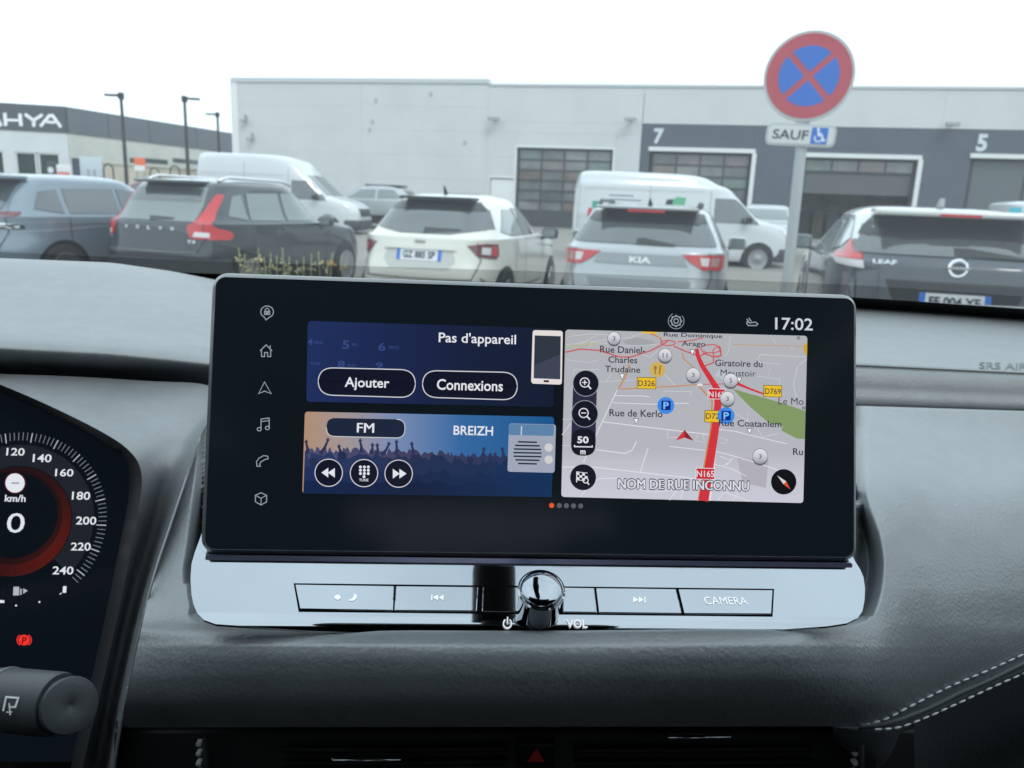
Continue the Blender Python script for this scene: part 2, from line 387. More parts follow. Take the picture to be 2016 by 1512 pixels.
for ch, (x0, y0, x1, y1) in (('7', (1286, 253, 1308, 283)), ('5', (1920, 264, 1947, 298))):
    a, b = WI(x0, y1), WI(x1, y0)
    wk.part('bay_number', text_on(ch, WF(a[0], a[1], .012), wd, zv, b[0] - a[0], b[1] - a[1], .04), NUMG)
for x, y in ((976, 236), (1243, 237), (1870, 247)):
    s1_, z1_ = WI(x, y)
    fl = wk.part('wall_lamp', join(wbox(WF, s1_ - .26, s1_ + .26, z1_ - .05, z1_ + .08, .30, .55), wbox(WF, s1_ - .05, s1_ + .05, z1_ - .02, z1_ + .05, .0, .30)), mat('lamp_grey', (.36, .37, .37), .5))
for x, y in ((485, 237), (498, 273)):
    s1_, z1_ = WI(x, y); wk.part('security_camera', join(wbox(WF, s1_ - .05, s1_ + .05, z1_ - .1, z1_ + .28, .04, .14), wbox(WF, s1_ - .18, s1_ + .06, z1_ - .12, z1_ + .02, .14, .34)), mat('lamp_grey', (.36, .37, .37), .5))
for x, y in ((848, 185), (915, 280), (740, 198), (733, 240), (728, 255)):
    s1_, z1_ = WI(x, y); wk.part('wall_vent', wbox(WF, s1_ - .05, s1_ + .05, z1_ - .09, z1_ + .09, .0, .05), mat('vent_grey', (.42, .43, .43), .6))

# ================================================================== SHOWROOM BUILDING ON THE LEFT
c0 = PD(135, 300, 46.0); c1 = PD(470, 300, 62.0); c2 = PD(-330, 300, 43.5)
for c_ in (c0, c1, c2): c_.z = 0
rd_ = (c1 - c0).normalized(); ld_ = (c2 - c0).normalized()
RI, RF = wallmap(c0, rd_); LI, LF = wallmap(c0, ld_)
sb = Thing('showroom_building', 'low showroom with dark fascia and white letters behind the parked cars', 'building', (c0.x, c0.y, gz(c0.y)))
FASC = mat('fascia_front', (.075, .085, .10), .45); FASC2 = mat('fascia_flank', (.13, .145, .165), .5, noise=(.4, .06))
CREAM = mat('render_cream', (.60, .60, .55), .8, noise=(.6, .12)); WR = mat('render_white', (.62, .64, .65), .7, noise=(.6, .05))
zt = LI(134, 210)[1]; zf = LI(134, 262)[1]; LL = (c2 - c0).length; RL = (c1 - c0).length + 6
sb.part('core', wbox(RF, .5, RL, 0, zf - .2, -14, -.4), WR)
sb.part('fascia_board', wbox(LF, -.02, LL, zf, zt, -.4, .06), FASC)
q0 = 0
for x in (212, 292, 385, 470):
    q1 = RI(x, 250)[0]; sb.part('fascia_panel', wbox(RF, q0 + .03 + (.04 if q0 == 0 else 0), q1 - .02, zf, zt, -.4, .05), FASC2); q0 = q1
sb.part('fascia_panel', wbox(RF, q0 + .03, RL, zf, zt, -.4, .05), FASC2)
sb.part('flank_wall', wbox(RF, .05, RL, 0, zf - .01, -.4, 0), CREAM)
# front wall with its glazing
gA, gB = LI(28, 298), LI(121, 352); gC = LI(2, 298); gD = LI(12, 352)
sb.part('front_wall', join(wbox(LF, 0, gB[0], 0, zf - .01, -.4, 0), wbox(LF, gB[0], LL, gA[1], zf - .01, -.4, 0), wbox(LF, gA[0], gD[0], 0, gA[1], -.4, 0.005), wbox(LF, gC[0] + 3.2, LL, 0, gA[1], -.4, 0.005)), WR)
SHG = mat('showroom_glass', (.04, .06, .058), .05, spec=.9, noise=(.25, .5))
for a, b in ((gB[0], LI(75, 320)[0]), (LI(72, 320)[0], gA[0]), (gD[0], gC[0] + 3.2)):
    wn_ = sb.part('shop_window', wbox(LF, a + .08, b - .08, .6, gA[1] - .08, -.22, -.16), SHG)
    sb.part('window_frame', join(wbox(LF, a, a + .08, .2, gA[1], -.25, -.05), wbox(LF, b - .08, b, .2, gA[1], -.25, -.05), wbox(LF, a + .08, b - .08, gA[1] - .08, gA[1], -.25, -.05), wbox(LF, a + .08, b - .08, 1.9, 2.0, -.24, -.08)), FRAMEW, parent=wn_)
a, b = RI(141, 311), RI(159, 352)
sb.part('flank_door', wbox(RF, a[0], b[0], 0, a[1], -.1, .04), mat('door_navy', (.05, .06, .085), .5))
for x0, x1 in ((255, 268), (284, 330), (340, 392)):
    a, b = RI(x0, 311), RI(x1, 324); wn_ = sb.part('strip_window', wbox(RF, a[0], b[0], b[1], a[1], -.1, .03), SHG)
# fascia letters, stroke shapes
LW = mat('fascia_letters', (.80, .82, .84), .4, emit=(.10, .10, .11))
def fl_(strokes):
    out = []
    for pts, w_ in strokes:
        pp = [(0 + x / 3.78, 140 + y / 3.78) for x, y in pts]; v_, f_ = ribbon2(pp, w_ / 3.78)
        uv = [LI(*p) for p in v_]; n_2 = len(uv)
        V = [LF(a, b, .10) for a, b in uv] + [LF(a, b, .062) for a, b in uv]
        bd = list(range(n_2 // 2)) + list(range(n_2 - 1, n_2 // 2 - 1, -1))
        F = list(f_) + [(bd[i], bd[(i + 1) % n_2], bd[(i + 1) % n_2] + n_2, bd[i] + n_2) for i in range(n_2)]
        out.append(fix((V, F)))
    return join(*out)
for st_ in ([([(-110, 410), (-50, 325), (-35, 325), (15, 410)], 22), ([(-70, 385), (-15, 388)], 18)],
            [([(40, 312), (48, 408)], 24), ([(48, 365), (155, 368)], 18), ([(152, 318), (162, 410)], 24)],
            [([(190, 322), (255, 368), (320, 325)], 22), ([(256, 366), (256, 414)], 24)],
            [([(305, 412), (372, 332), (395, 332), (458, 418)], 22), ([(350, 378), (415, 384)], 18)]):
    sb.part('fascia_letter', fl_(st_), LW)

# ---------- low wall, charging posts, boards in front of the showroom
lw0, lw1 = PD(200, 330, 40.0), PD(395, 330, 46.0); lw0.z = lw1.z = 0
lwd = (lw1 - lw0).normalized(); QI, QF = wallmap(lw0, lwd); zlw = QI(300, 324)[1]
gw = Thing('garden_wall', 'low cream wall with coping in front of the showroom flank', 'wall', (lw0.x, lw0.y, 0))
gw.part('wall_body', wbox(QF, 0, (lw1 - lw0).length, 0, zlw - .12, -.25, 0), mat('wall_cream', (.60, .55, .44), .8, noise=(.8, .1)))
gw.part('coping', wbox(QF, -.05, (lw1 - lw0).length + .05, zlw - .12, zlw, -.32, .07), mat('wall_coping', (.62, .60, .52), .8))
def board(name, label, cat, x0, y0, x1, y1, depth, m, extra=None):
    a = PD(x0, y1, depth); b = PD(x1, y0, depth); w_ = (Vector((b.x, b.y, 0)) - Vector((a.x, a.y, 0))).length
    t = Thing(name, label, cat, (a.x + (b.x - a.x) / 2, a.y, gz(a.y)), -_y, world=False)
    z1 = b.z - gz(a.y); z0 = a.z - gz(a.y)
    t.part('panel', bbox_(-w_ / 2, w_ / 2, -.05, .05, z0, z1, .015), m, smooth=30)
    for sx in (-.35, .35): t.part('leg', box(sx * w_ - .03, sx * w_ + .03, -.03, .03, 0, z0), STEEL)
    if extra: extra(t, w_, z0, z1)
    return t
def ex1(t, w_, z0, z1):
    t.part('red_print', box(-w_ * .4, w_ * .4, -.056, -.0505, z0 + .1, z0 + (z1 - z0) * .55), ink((222, 110, 105)))
board('notice_board', 'white notice board with pale red print by the showroom windows', 'notice board', 112, 325, 139, 356, 36, mat('board_white', (.72, .72, .73), .5), ex1)
def ex2(t, w_, z0, z1):
    for sx in (-.12, .16): t.part('slot', box(sx * w_ - .05, sx * w_ + .05, -.058, -.0505, z0 + .2, z0 + (z1 - z0) * .52), mat('slot_grey', (.30, .33, .36), .5))
board('charging_cabinet', 'pale blue grey electric cabinet beside the navy door', 'cabinet', 160, 310, 199, 358, 37, mat('cabinet_blue', (.50, .56, .60), .5), ex2)
def ex3(t, w_, z0, z1):
    t.part('white_lower', box(-w_ * .5, w_ * .5, -.056, -.0505, z0, z0 + (z1 - z0) * .42), ink((224, 226, 224)))
board('orange_sign', 'small orange and white sign on a post before the cream wall', 'sign', 266, 311, 285, 336, 36, ink((226, 108, 66)), ex3)
t = Thing('charging_post', 'black charging post with pale round emblem near the showroom corner', 'charging post', (PD(103, 340, 35).x, PD(103, 340, 35).y, gz(35)), -_y, world=False)
zc_ = PD(103, 335, 35).z - gz(35)
t.part('post_body', bbox_(-.16, .16, -.1, .1, 0, zc_ + .35, .04), mat('post_black', (.03, .032, .035), .4), smooth=30)
t.part('emblem', lathe((0, -.101, zc_), (0, -1, 0), [(.13, 0), (.13, .01), (.11, .012)], 20), ink((214, 218, 224)))
for i, (x, y0, y1) in enumerate(((215, 322, 356), (305, 330, 352), (345, 326, 352))):
    p = PD(x, y1, 37.5); h_ = PD(x, y0, 37.5).z
    t = Thing('cycle_hoop', ('dark hoop stand between the cabinet and the nearest lamp post', 'small dark hoop stand right of the orange sign', 'dark hoop stand beside the second lamp post')[i], 'hoop stand', (p.x, p.y, gz(p.y)), -_y, group='dark hoop stands by the wall', world=False)
    H = h_ - gz(p.y)
    t.part('hoop', tube([(-.22, 0, 0), (-.22, 0, H - .25), (-.15, 0, H - .07), (0, 0, H), (.15, 0, H - .07), (.22, 0, H - .25), (.22, 0, 0)], .035, 8), mat('post_black', (.03, .032, .035), .4), smooth=True)
    for sx in (-.22, .22): t.part('foot_plate', bbox_(sx - .07, sx + .07, -.07, .07, 0, .015, .003), STEEL)

# ---------- lamp posts
for i, (xb, xt, yt, depth, side, lab) in enumerate(((246, 238, 189, 32, -1, 'tall dark lamp post, leftmost of three, arm pointing left'), (368, 363, 195, 34, 1, 'tall dark lamp post with its arm pointing right'), (430, 428, 226, 44, -1, 'lamp post nearest the white workshop, arm pointing left'))):
    top = PD(xt, yt, depth); t = Thing('lamp_post', lab, 'lamp post', (top.x, top.y, gz(top.y)), -_y, group='lamp posts of the car park', world=False)
    H = top.z - gz(top.y); LPM = mat('lamp_post_dark', (.03, .033, .036), .45)
    t.part('base', lathe((0, 0, 0), (0, 0, 1), [(.17, 0), (.17, .02), (.10, .05)], 12), LPM, smooth=30)
    t.part('pole', tube([(0, 0, .02), (0, 0, H)], [.085, .06], 12), LPM, smooth=30)
    t.part('collar', lathe((0, 0, H - .12), (0, 0, 1), [(.11, 0), (.12, .05), (.12, .22), (.09, .25)], 12), LPM, smooth=30)
    hd = t.part('lamp_head', bbox_(min(.1 * side, .62 * side), max(.1 * side, .62 * side), -.12, .12, H - .02, H + .06, .02), LPM, smooth=30)
    t.part('lens', box(min(.2 * side, .58 * side), max(.2 * side, .58 * side), -.09, .09, H - .028, H - .021), mat('lamp_lens', (.5, .5, .48), .3), parent=hd)

# ================================================================== NO-STOPPING SIGN
sp = PD(1592, 150, 5.75); b0 = PD(1553, 540, 5.72)
sg = Thing('road_sign', 'round red and blue no-stopping sign with disabled plate on grey post', 'road sign', (b0.x, b0.y, 0))
face = (CO - sp); face.z = 0; face.normalize(); face = (face + Vector((0, 0, .03))).normalized()
base = Vector((b0.x + (b0.x - sp.x) * .62, b0.y, 0)); topp = sp - face * .05 + Vector((0, 0, .05))
pole_dir = (topp - base).normalized()
sg.part('post', tube([base, topp], .038, 20), mat('post_grey', (.40, .42, .43), .45, metal=.5), smooth=30)
rgt = Vector((0, 0, 1)).cross(face).normalized(); upv = face.cross(rgt)
tilt = Matrix.Rotation(rad(-2.0), 3, face); rgt = tilt @ rgt; upv = tilt @ upv
def G3(a, b, d=0.0): return sp + rgt * a + upv * b + face * d
R_ = .298
sd_ = sg.part('sign_disc', fix(prism(circle(0, 0, R_, n=64), G3, -.035, 0)), mat('sign_back_grey', (.46, .47, .47), .5))
RED = mat('sign_red', (.44, .06, .085), .5); BLU = mat('sign_blue', (.02, .13, .52), .5)
sg.part('red_face', fix(prism(circle(0, 0, R_ * .935, n=64), G3, .001, .004)), RED, parent=sd_)
for a0 in (45, 135, 225, 315):
    pts = []
    g_ = .040
    for k in range(17):
        a = rad(a0 + 90 * k / 16); q = Vector((math.cos(a), math.sin(a))) * R_ * .665; pts.append(q)
    mid = Vector((math.cos(rad(a0 + 45)), math.sin(rad(a0 + 45))))
    # keep a straight gap of g_ along both diagonals
    e1 = Vector((math.cos(rad(a0)), math.sin(rad(a0)))); e2 = Vector((math.cos(rad(a0 + 90)), math.sin(rad(a0 + 90))))
    rr_ = R_ * .665; off = math.asin(g_ / 2 / rr_ )
    arc = [(rr_ * math.cos(rad(a0) + off + (math.pi / 2 - 2 * off) * k / 16), rr_ * math.sin(rad(a0) + off + (math.pi / 2 - 2 * off) * k / 16)) for k in range(17)]
    apex = mid * (g_ / 2 * math.sqrt(2))
    sg.part('blue_segment', fix(prism([(apex.x, apex.y)] + arc, G3, .0045, .006)), BLU, parent=sd_)
pc = PD(1576, 266, 5.74)
def L3(a, b, d=0.0): return pc + rgt * a + upv * b + face * d
pl = sg.part('supplementary_plate', fix(prism(rrect(-.232, -.074, .232, .074, .042), L3, -.03, 0)), mat('sign_back_grey', (.46, .47, .47), .5))
sg.part('plate_face', fix(prism(rrect(-.217, -.060, .217, .060, .033), L3, .001, .004)), mat('plate_white', (.60, .62, .62), .5), parent=pl)
sg.part('plate_text', text_on('SAUF', L3(-.186, -.033, .006), rgt, upv, .238, .066, .015), ink((48, 52, 60)), parent=pl)
sg.part('pictogram_square', fix(prism([(.070, -.055), (.178, -.055), (.178, .055), (.070, .055)], L3, .0045, .006)), BLU, parent=pl)
wc = [([(.113, .036), (.116, .004), (.141, .002), (.153, -.032), (.166, -.028)], .010), ([(.116, .016), (.138, .014)], .008), ([tuple(q) for q in circle(.120, -.015, .0245, .0245, 16, 150, 350)], .0075)]
wcv = []
for p_, w_ in wc:
    v_, f_ = ribbon2(p_, w_); wcv.append(([L3(a, b, .007) for a, b in v_], f_))
wcv.append(([L3(a, b, .007) for a, b in circle(.112, .043, .009, n=12)], [tuple(range(12))]))
sg.part('wheelchair_symbol', join(*wcv), ink((235, 238, 240)), parent=pl)
sg.part('clamp', lathe(sp - face * .05 - upv * .33, upv, [(.042, 0), (.042, .03)], 16), STEEL, smooth=30)

# ================================================================== VEHICLES
TYRE = mat('tyre_rubber', (.02, .02, .021), .8); RIM = mat('wheel_rim', (.35, .36, .37), .35, metal=.8)
AUTOG = mat('car_glass', (.055, .063, .070), .04, spec=.5, ior=2.1)
AUTOG2 = mat('car_glass_clear', (.16, .19, .19), .05, spec=.9, ior=1.6)
TRIM = mat('car_black_trim', (.012, .013, .014), .35)
LRED = mat('lamp_red', (.50, .018, .022), .18, coat=.6, emit=(.05, .002, .003)); LDARK = mat('lamp_dark_red', (.14, .010, .018), .15, coat=.8); LWHT = mat('lamp_white', (.68, .66, .66), .2, coat=.6)
PLW = mat('plate_white_fr', (.74, .76, .78), .5); PLB = mat('plate_blue_fr', (.03, .16, .62), .5)
class Body:
    """A vehicle body built from level contours: z, tail y, nose y, half width, corner power. y runs from tail (0) to nose."""
    def __init__(s, lv):
        d = catmull(lv, 6); s.d = d; s.z = np.maximum.accumulate(d[:, 0] + np.arange(len(d)) * 1e-6)
    def at(s, z): return [float(np.interp(z, s.z, s.d[:, k])) for k in range(1, 5)]
    def mesh(s, n=120):
        P = []
        for z, yr, yf, w, p in s.d:
            row = []
            for k in range(n):
                th = 2 * math.pi * (k + .5) / n - math.pi / 2; c, t = math.cos(th), math.sin(th)
                row.append(Vector((w * math.copysign(abs(c) ** (2 / p), c), (yr + yf) / 2 + (yf - yr) / 2 * math.copysign(abs(t) ** (2 / p), t), z)))
            P.append(row)
        V, F = grid(P, closed=True); m = len(P)
        F.append(tuple(range(n))[::-1]); F.append(tuple((m - 1) * n + k for k in range(n)))
        return V, F
    def surf(s, mode, a, z):
        yr, yf, w, p = s.at(z); L = (yf - yr) / 2; yc = (yr + yf) / 2
        if mode in ('rear', 'front'):
            x = max(-w * .9995, min(w * .9995, a)); q = L * (1 - abs(x / w) ** p) ** (1 / p); y = yc - q if mode == 'rear' else yc + q
        elif mode in ('right', 'left'):
            y = max(yc - L * .9995, min(yc + L * .9995, a)); x = w * (1 - abs((y - yc) / L) ** p) ** (1 / p); x = x if mode == 'right' else -x
        else:                                    # 'wrap': a is the way round from the middle of the tail, + to the right
            th = np.linspace(-math.pi / 2, 0, 160); cx_ = w * np.cos(th) ** (2 / p); cy_ = yc - L * np.abs(np.sin(th)) ** (2 / p)
            ar = np.concatenate([[0], np.cumsum(np.hypot(np.diff(cx_), np.diff(cy_)))]); x = float(np.interp(abs(a), ar, cx_)); y = float(np.interp(abs(a), ar, cy_)); x = math.copysign(x, a)
        nx = math.copysign(abs(x / w) ** (p - 1) / w, x); ny = math.copysign(abs((y - yc) / L) ** (p - 1) / L, y - yc)
        l_ = math.hypot(nx, ny) or 1
        return Vector((x, y, z)), Vector((nx / l_, ny / l_, 0))
    def patch(s, mode, poly, off=.012, th=.02, step=.07):
        bm = bmesh.new(); bm.faces.new([bm.verts.new((a, b, 0)) for a, b in poly])
        xs = [p[0] for p in poly]; ys = [p[1] for p in poly]
        for lo, hi, no in ((min(xs), max(xs), (1, 0, 0)), (min(ys), max(ys), (0, 1, 0))):
            k = lo + step
            while k < hi - .01:
                bmesh.ops.bisect_plane(bm, geom=bm.verts[:] + bm.edges[:] + bm.faces[:], plane_co=(k, k, 0), plane_no=no); k += step
        bnd = [e for e in bm.edges if len(e.link_faces) == 1]
        r = bmesh.ops.extrude_edge_only(bm, edges=bnd); ex = {v for v in r['geom'] if isinstance(v, bmesh.types.BMVert)}
        for v in bm.verts:
            p, n = s.surf(mode, v.co.x, v.co.y); v.co = p + n * (off - th if v in ex else off)
        bmesh.ops.recalc_face_normals(bm, faces=bm.faces); return bm_vf(bm)
def mirror_poly(p): return [(-a, b) for a, b in p][::-1]
class Car(Thing):
    def __init__(s, name, label, cat, px, py, depth, head, lv, paint, group=None, zground=None):
        q = PD(px, py, depth); z0 = gz(q.y) if zground is None else zground
        super().__init__(name, label, cat, (q.x, q.y, z0), -(_y + rad(head)), group, world=False)
        s.b = Body(lv); s.paint = paint; s.body = s.part('body', fix(s.b.mesh()), paint, smooth=True)
    def p(s, name, mode, poly, m, off=.012, parent=None, step=.07, label=None, th=.02):
        return s.part(name, s.b.patch(mode, poly, off, th, step), m, parent=parent, smooth=35, label=label)
    def both(s, name, poly, m, off=.006, mode='rear'):
        a = s.p(name, mode, poly, m, off); b = s.p(name, mode, mirror_poly(poly), m, off); return a, b
    def text(s, name, mode, st, x, z, w, h, m, off=.012, bold=.03, parent=None, shear=0):
        v, f, _ = text2(st, bold, shear); V = []
        for a, b in v:
            sx = (x - w / 2 + a * w) * (1 if mode != 'front' else -1); p, n = s.b.surf(mode, sx, z - h / 2 + b * h); V.append(p + n * off)
        s.part(name, (V, f), m, parent=parent)
    def plate(s, st, x, z, w=.52, h=.11, mode='rear', off=.012):
        pl = s.p('number_plate', mode, [(x - w / 2, z - h / 2), (x + w / 2, z - h / 2), (x + w / 2, z + h / 2), (x - w / 2, z + h / 2)], PLW, off, step=.2)
        for sx in (-1, 1):
            a, b = sorted((x + sx * w / 2, x + sx * (w / 2 - .045))); s.p('plate_band', mode, [(a, z - h / 2), (b, z - h / 2), (b, z + h / 2), (a, z + h / 2)], PLB, off + .002, parent=pl, th=.002)
        if st: s.text('plate_text', mode, st, x, z, w * .72, h * .62, mat('plate_ink', (.02, .02, .03), .6), off + .004, .03, pl)
    def line(s, mode, pts, w=.012, m=None, off=.0135, name='panel_gap'):
        pp = []
        for i in range(len(pts) - 1):
            n = max(1, int(math.dist(pts[i], pts[i + 1]) / .06)); pp += [(pts[i][0] + (pts[i + 1][0] - pts[i][0]) * k / n, pts[i][1] + (pts[i + 1][1] - pts[i][1]) * k / n) for k in range(n)]
        v, f = ribbon2(pp + [pts[-1]], w); V = []
        for a, b in v:
            p, nn = s.b.surf(mode, a, b); V.append(p + nn * off)
        s.part(name, (V, f), m or mat('panel_gap_dark', (.02, .02, .022), .7))
    def gaps(s, belt, low, hw, seams, zb, zt, side='right'):
        for sx in (-1, 1): s.line('wrap', [(sx * (hw - .06), belt), (sx * hw, (belt + low) / 2), (sx * (hw - .10), low)])
        s.line('wrap', [(-hw + .10, low), (0, low - .01), (hw - .10, low)])
        for y in seams: s.line(side, [(y, zb), (y, zt)])
        s.line(side, [(seams[0], zb), (seams[-1], zb)])
    def wheels(s, ys, r=.33, w=.22, inset=.02, sides=(-1, 1)):
        for y in ys:
            for sx in sides:
                hw = s.b.at(.45)[2]; x = sx * (hw - w / 2 + .025)
                wh = s.part('wheel', lathe((x - sx * w / 2, y, r), (sx, 0, 0), [(r * .6, 0), (r * .96, .01), (r, .04), (r, w - .04), (r * .96, w - .01), (r * .68, w)], 36), TYRE, smooth=40)
                s.part('rim', lathe((x + sx * (w / 2 - .012), y, r), (sx, 0, 0), [(r * .70, 0), (r * .68, .022), (r * .6, .012), (r * .2, .018), (r * .12, .028)], 24), RIM, parent=wh, smooth=40)
                arch = [(y + (r + .055) * math.cos(rad(a)), max(.16, r + (r + .055) * math.sin(rad(a)))) for a in range(-20, 201, 10)]
                s.p('wheel_arch', 'right' if sx > 0 else 'left', arch, TRIM, .004)
    def mirrors(s, y, z, m=None, sides=(-1, 1)):
        for sx in sides:
            x = s.b.at(z)[2]; c = sx * (x + .13)
            mm = s.part('wing_mirror', xf(bevel(box(-.11, .11, -.07, .09, -.08, .08), .045, 3), Matrix.Translation((c, y, z + .03))), m or TRIM, smooth=50)
            s.part('mirror_arm', tube([(sx * (x - .06), y + .03, z - .06), (c - sx * .04, y + .03, z - .02)], .025, 8), TRIM, parent=mm, smooth=True)
            s.part('mirror_glass', box(c - .085, c + .085, y - .074, y - .0705, z - .03, z + .09), AUTOG2, parent=mm)

def levels(L, W, H, belt, rake_r, hood_z, cowl_y, screen_top, tail=(.12, .03, 0, .02), wr=.66, pr=5.0):
    """hatchback / crossover levels from a few proportions"""
    w = W / 2; hz = hood_z
    return [(.17, tail[0] + .12, L - .20, w * .90, 6), (.24, tail[0], L - .08, w * .95, 6), (.42, tail[1], L - .01, w * .985, 6), (.62, tail[2], L, w, pr + .6), (hz - .20, tail[3], L - .05, w, pr),
            (hz - .05, tail[3] + .03, L - .25, w * .995, pr), (hz + .04, tail[3] + .05, cowl_y + .35, w * .985, pr), (belt, tail[3] + .09, cowl_y, w * .95, pr),
            (belt + .12, tail[3] + .09 + rake_r * .28, cowl_y - (cowl_y - screen_top) * .30, w * .88, pr), (belt + (H - belt) * .62, tail[3] + .09 + rake_r * .66, cowl_y - (cowl_y - screen_top) * .70, w * (.88 + wr) / 2, pr - .2),
            (H - .09, tail[3] + .09 + rake_r, screen_top, w * (wr + .05), pr - .4), (H - .04, tail[3] + .13 + rake_r * 1.25, screen_top - .12, w * (wr - .04), pr - .8), (H - .012, tail[3] + .30 + rake_r * 1.5, screen_top - .35, w * (wr - .16), 3.4), (H, tail[3] + .75 + rake_r * 1.5, screen_top - .7, w * (wr - .34), 3)]
def paint(name, col, rough=.28, metal=.0, flake=.0):
    return mat('paint_' + name, col, rough, metal=metal, coat=1.0, spec=.5, coat_rough=.04)
def slope_off(poly, k): return poly

# ---------- dark SUV with tall red lamps
c = Car('parked_suv', 'black SUV with tall angular red tail lamps parked left of the white crossover', 'car', 288, 455, 10.3, 16.5,
        levels(4.43, 1.86, 1.65, 1.06, .46, 1.02, 3.15, 2.45, tail=(.14, .04, .0, .03), wr=.72, pr=5.4), paint('black', (.010, .016, .026)), 'cars parked in the row ahead')
rw = [(-.60, 1.08), (.60, 1.08), (.60, 1.30), (.55, 1.52), (-.55, 1.52), (-.60, 1.30)]
win = c.p('rear_window', 'rear', rw, AUTOG2, .012)
c.p('interior_shade', 'rear', [(-.56, 1.33), (.56, 1.33), (.53, 1.50), (-.53, 1.50)], AUTOG, .016, parent=win)
c.p('wiper', 'rear', [(-.05, 1.085), (.30, 1.10), (.30, 1.125), (-.10, 1.14)], TRIM, .02)
c.part('spoiler', xf(bevel(box(-.48, .48, -.10, .34, -.02, .02), .016, 2), Matrix.Translation((0, .46, 1.585))), paint('black', (.010, .016, .026)), smooth=40)
lamp = [(.60, .885), (.70, .865), (1.16, .85), (1.22, .90), (1.16, .965), (.95, 1.0), (.85, 1.06), (.80, 1.20), (.815, 1.38), (.80, 1.44), (.70, 1.44), (.66, 1.30), (.60, 1.08), (.56, 1.0)]
for pl_ in (lamp, mirror_poly(lamp)):
    l_ = c.p('tail_lamp', 'wrap', pl_, LRED, .012, step=.05)
    sg_ = 1 if pl_ is lamp else -1
    q = [(sg_ * a, b) for a, b in ((.64, .895), (.84, .885), (.84, .945), (.66, .955))]
    c.p('reversing_lens', 'wrap', q if sg_ > 0 else q[::-1], LWHT, .015, parent=l_, step=.05)
for k, ch in enumerate('VOLVO'): c.text('badge_letter', 'rear', ch, -.36 + k * .18, .985, .055, .045, mat('badge_silver', (.7, .71, .72), .25, metal=.8))
c.text('model_letters', 'rear', 'T3', .62, .83, .09, .04, MATS['badge_silver'])
c.text('model_letters', 'rear', 'XC40', -.66, .86, .14, .035, MATS['badge_silver'])
c.p('bumper', 'wrap', [(-1.2, .20), (1.2, .20), (1.2, .60), (-1.2, .60)], mat('bumper_grey', (.06, .065, .07), .5), .02, step=.1)
c.plate('FT 310 DK', 0, .50)
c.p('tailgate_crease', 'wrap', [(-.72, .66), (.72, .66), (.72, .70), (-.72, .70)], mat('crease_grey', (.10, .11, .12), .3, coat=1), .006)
c.p('side_window', 'right', [(.62, 1.16), (.98, 1.10), (.98, 1.44), (.80, 1.42)], AUTOG2); c.p('side_window', 'right', [(1.04, 1.10), (1.85, 1.09), (1.85, 1.48), (1.10, 1.46)], AUTOG2); c.p('side_window', 'right', [(1.93, 1.09), (2.95, 1.09), (2.55, 1.40), (2.30, 1.48), (1.93, 1.48)], AUTOG2)
c.p('sill_trim', 'right', [(1.2, .2), (3.2, .2), (3.2, .42), (1.2, .42)], TRIM, .012)
c.wheels((.88, 3.58), .35); c.mirrors(2.75, 1.06, paint('black', (.010, .016, .026)))
for sx in (-1, 1): c.part('roof_rail', tube([(sx * .56, .75, 1.615), (sx * .58, .95, 1.665), (sx * .58, 2.2, 1.66), (sx * .57, 2.5, 1.60)], .022, 8), mat('rail_silver', (.75, .76, .77), .3, metal=.6), smooth=True)
for y in (1.95, 3.05): c.p('door_handle', 'right', [(y - .25, .96), (y - .05, .96), (y - .05, .99), (y - .25, .99)], paint('black', (.010, .016, .026)), .03)

c.gaps(1.06, .68, .80, (1.02, 1.89, 2.95), .44, 1.08)

# ---------- grey SUV at the far left
c = Car('parked_suv', 'blue grey SUV cut off by the left edge beside the black SUV', 'car', -95, 440, 10.2, 19,
        levels(4.42, 1.84, 1.62, 1.08, .50, 1.02, 3.1, 2.4, tail=(.14, .04, .0, .03), wr=.70, pr=5.0), paint('slate', (.19, .24, .285), metal=.3), 'cars parked in the row ahead')
c.p('rear_window', 'rear', [(-.58, 1.14), (.58, 1.14), (.52, 1.50), (-.52, 1.50)], AUTOG, .012)
for pl_ in ([(.30, 1.03), (.86, 1.06), (.84, 1.12), (.60, 1.12), (.30, 1.08)],): c.both('tail_lamp', pl_, LDARK, .012, 'wrap')
st_ = c.p('tailgate_strip', 'wrap', [(-.70, .90), (.96, .90), (.94, .95), (-.70, .95)], TRIM, .012); c.p('chrome_strip', 'wrap', [(-.70, .952), (.90, .952), (.88, .972), (-.70, .972)], mat('chrome', (.75, .76, .78), .12, metal=1), .014, parent=st_)
c.text('model_letters', 'rear', 'QASHQAI', .36, .925, .86, .034, MATS['badge_silver'], .024, .02)
c.plate('GL 218 RT', 0, .72)
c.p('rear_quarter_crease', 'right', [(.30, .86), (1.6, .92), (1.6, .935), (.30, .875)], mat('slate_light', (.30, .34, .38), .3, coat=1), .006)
for poly in ([(.55, 1.16), (.95, 1.10), (.95, 1.42), (.70, 1.38)], [(1.02, 1.10), (1.9, 1.10), (1.9, 1.45), (1.05, 1.43)], [(1.97, 1.10), (2.85, 1.10), (2.4, 1.42), (1.97, 1.45)]): c.p('side_window', 'right', poly, AUTOG)
c.p('sill_trim', 'right', [(.2, .2), (3.3, .2), (3.3, .42), (.2, .42)], TRIM, .012)
c.wheels((.86, 3.5), .35); c.mirrors(2.6, 1.08); c.p('fuel_flap', 'right', [(.55, .80), (.72, .80), (.72, .97), (.55, .97)], paint('slate', (.19, .24, .285)), .004)
c.part('spoiler', xf(bevel(box(-.58, .58, -.15, .30, -.03, .03), .025, 2), Matrix.Translation((0, .38, 1.55))), paint('slate', (.19, .24, .285)), smooth=40)

c.gaps(1.10, .62, .78, (.98, 1.93, 2.9), .44, 1.08)

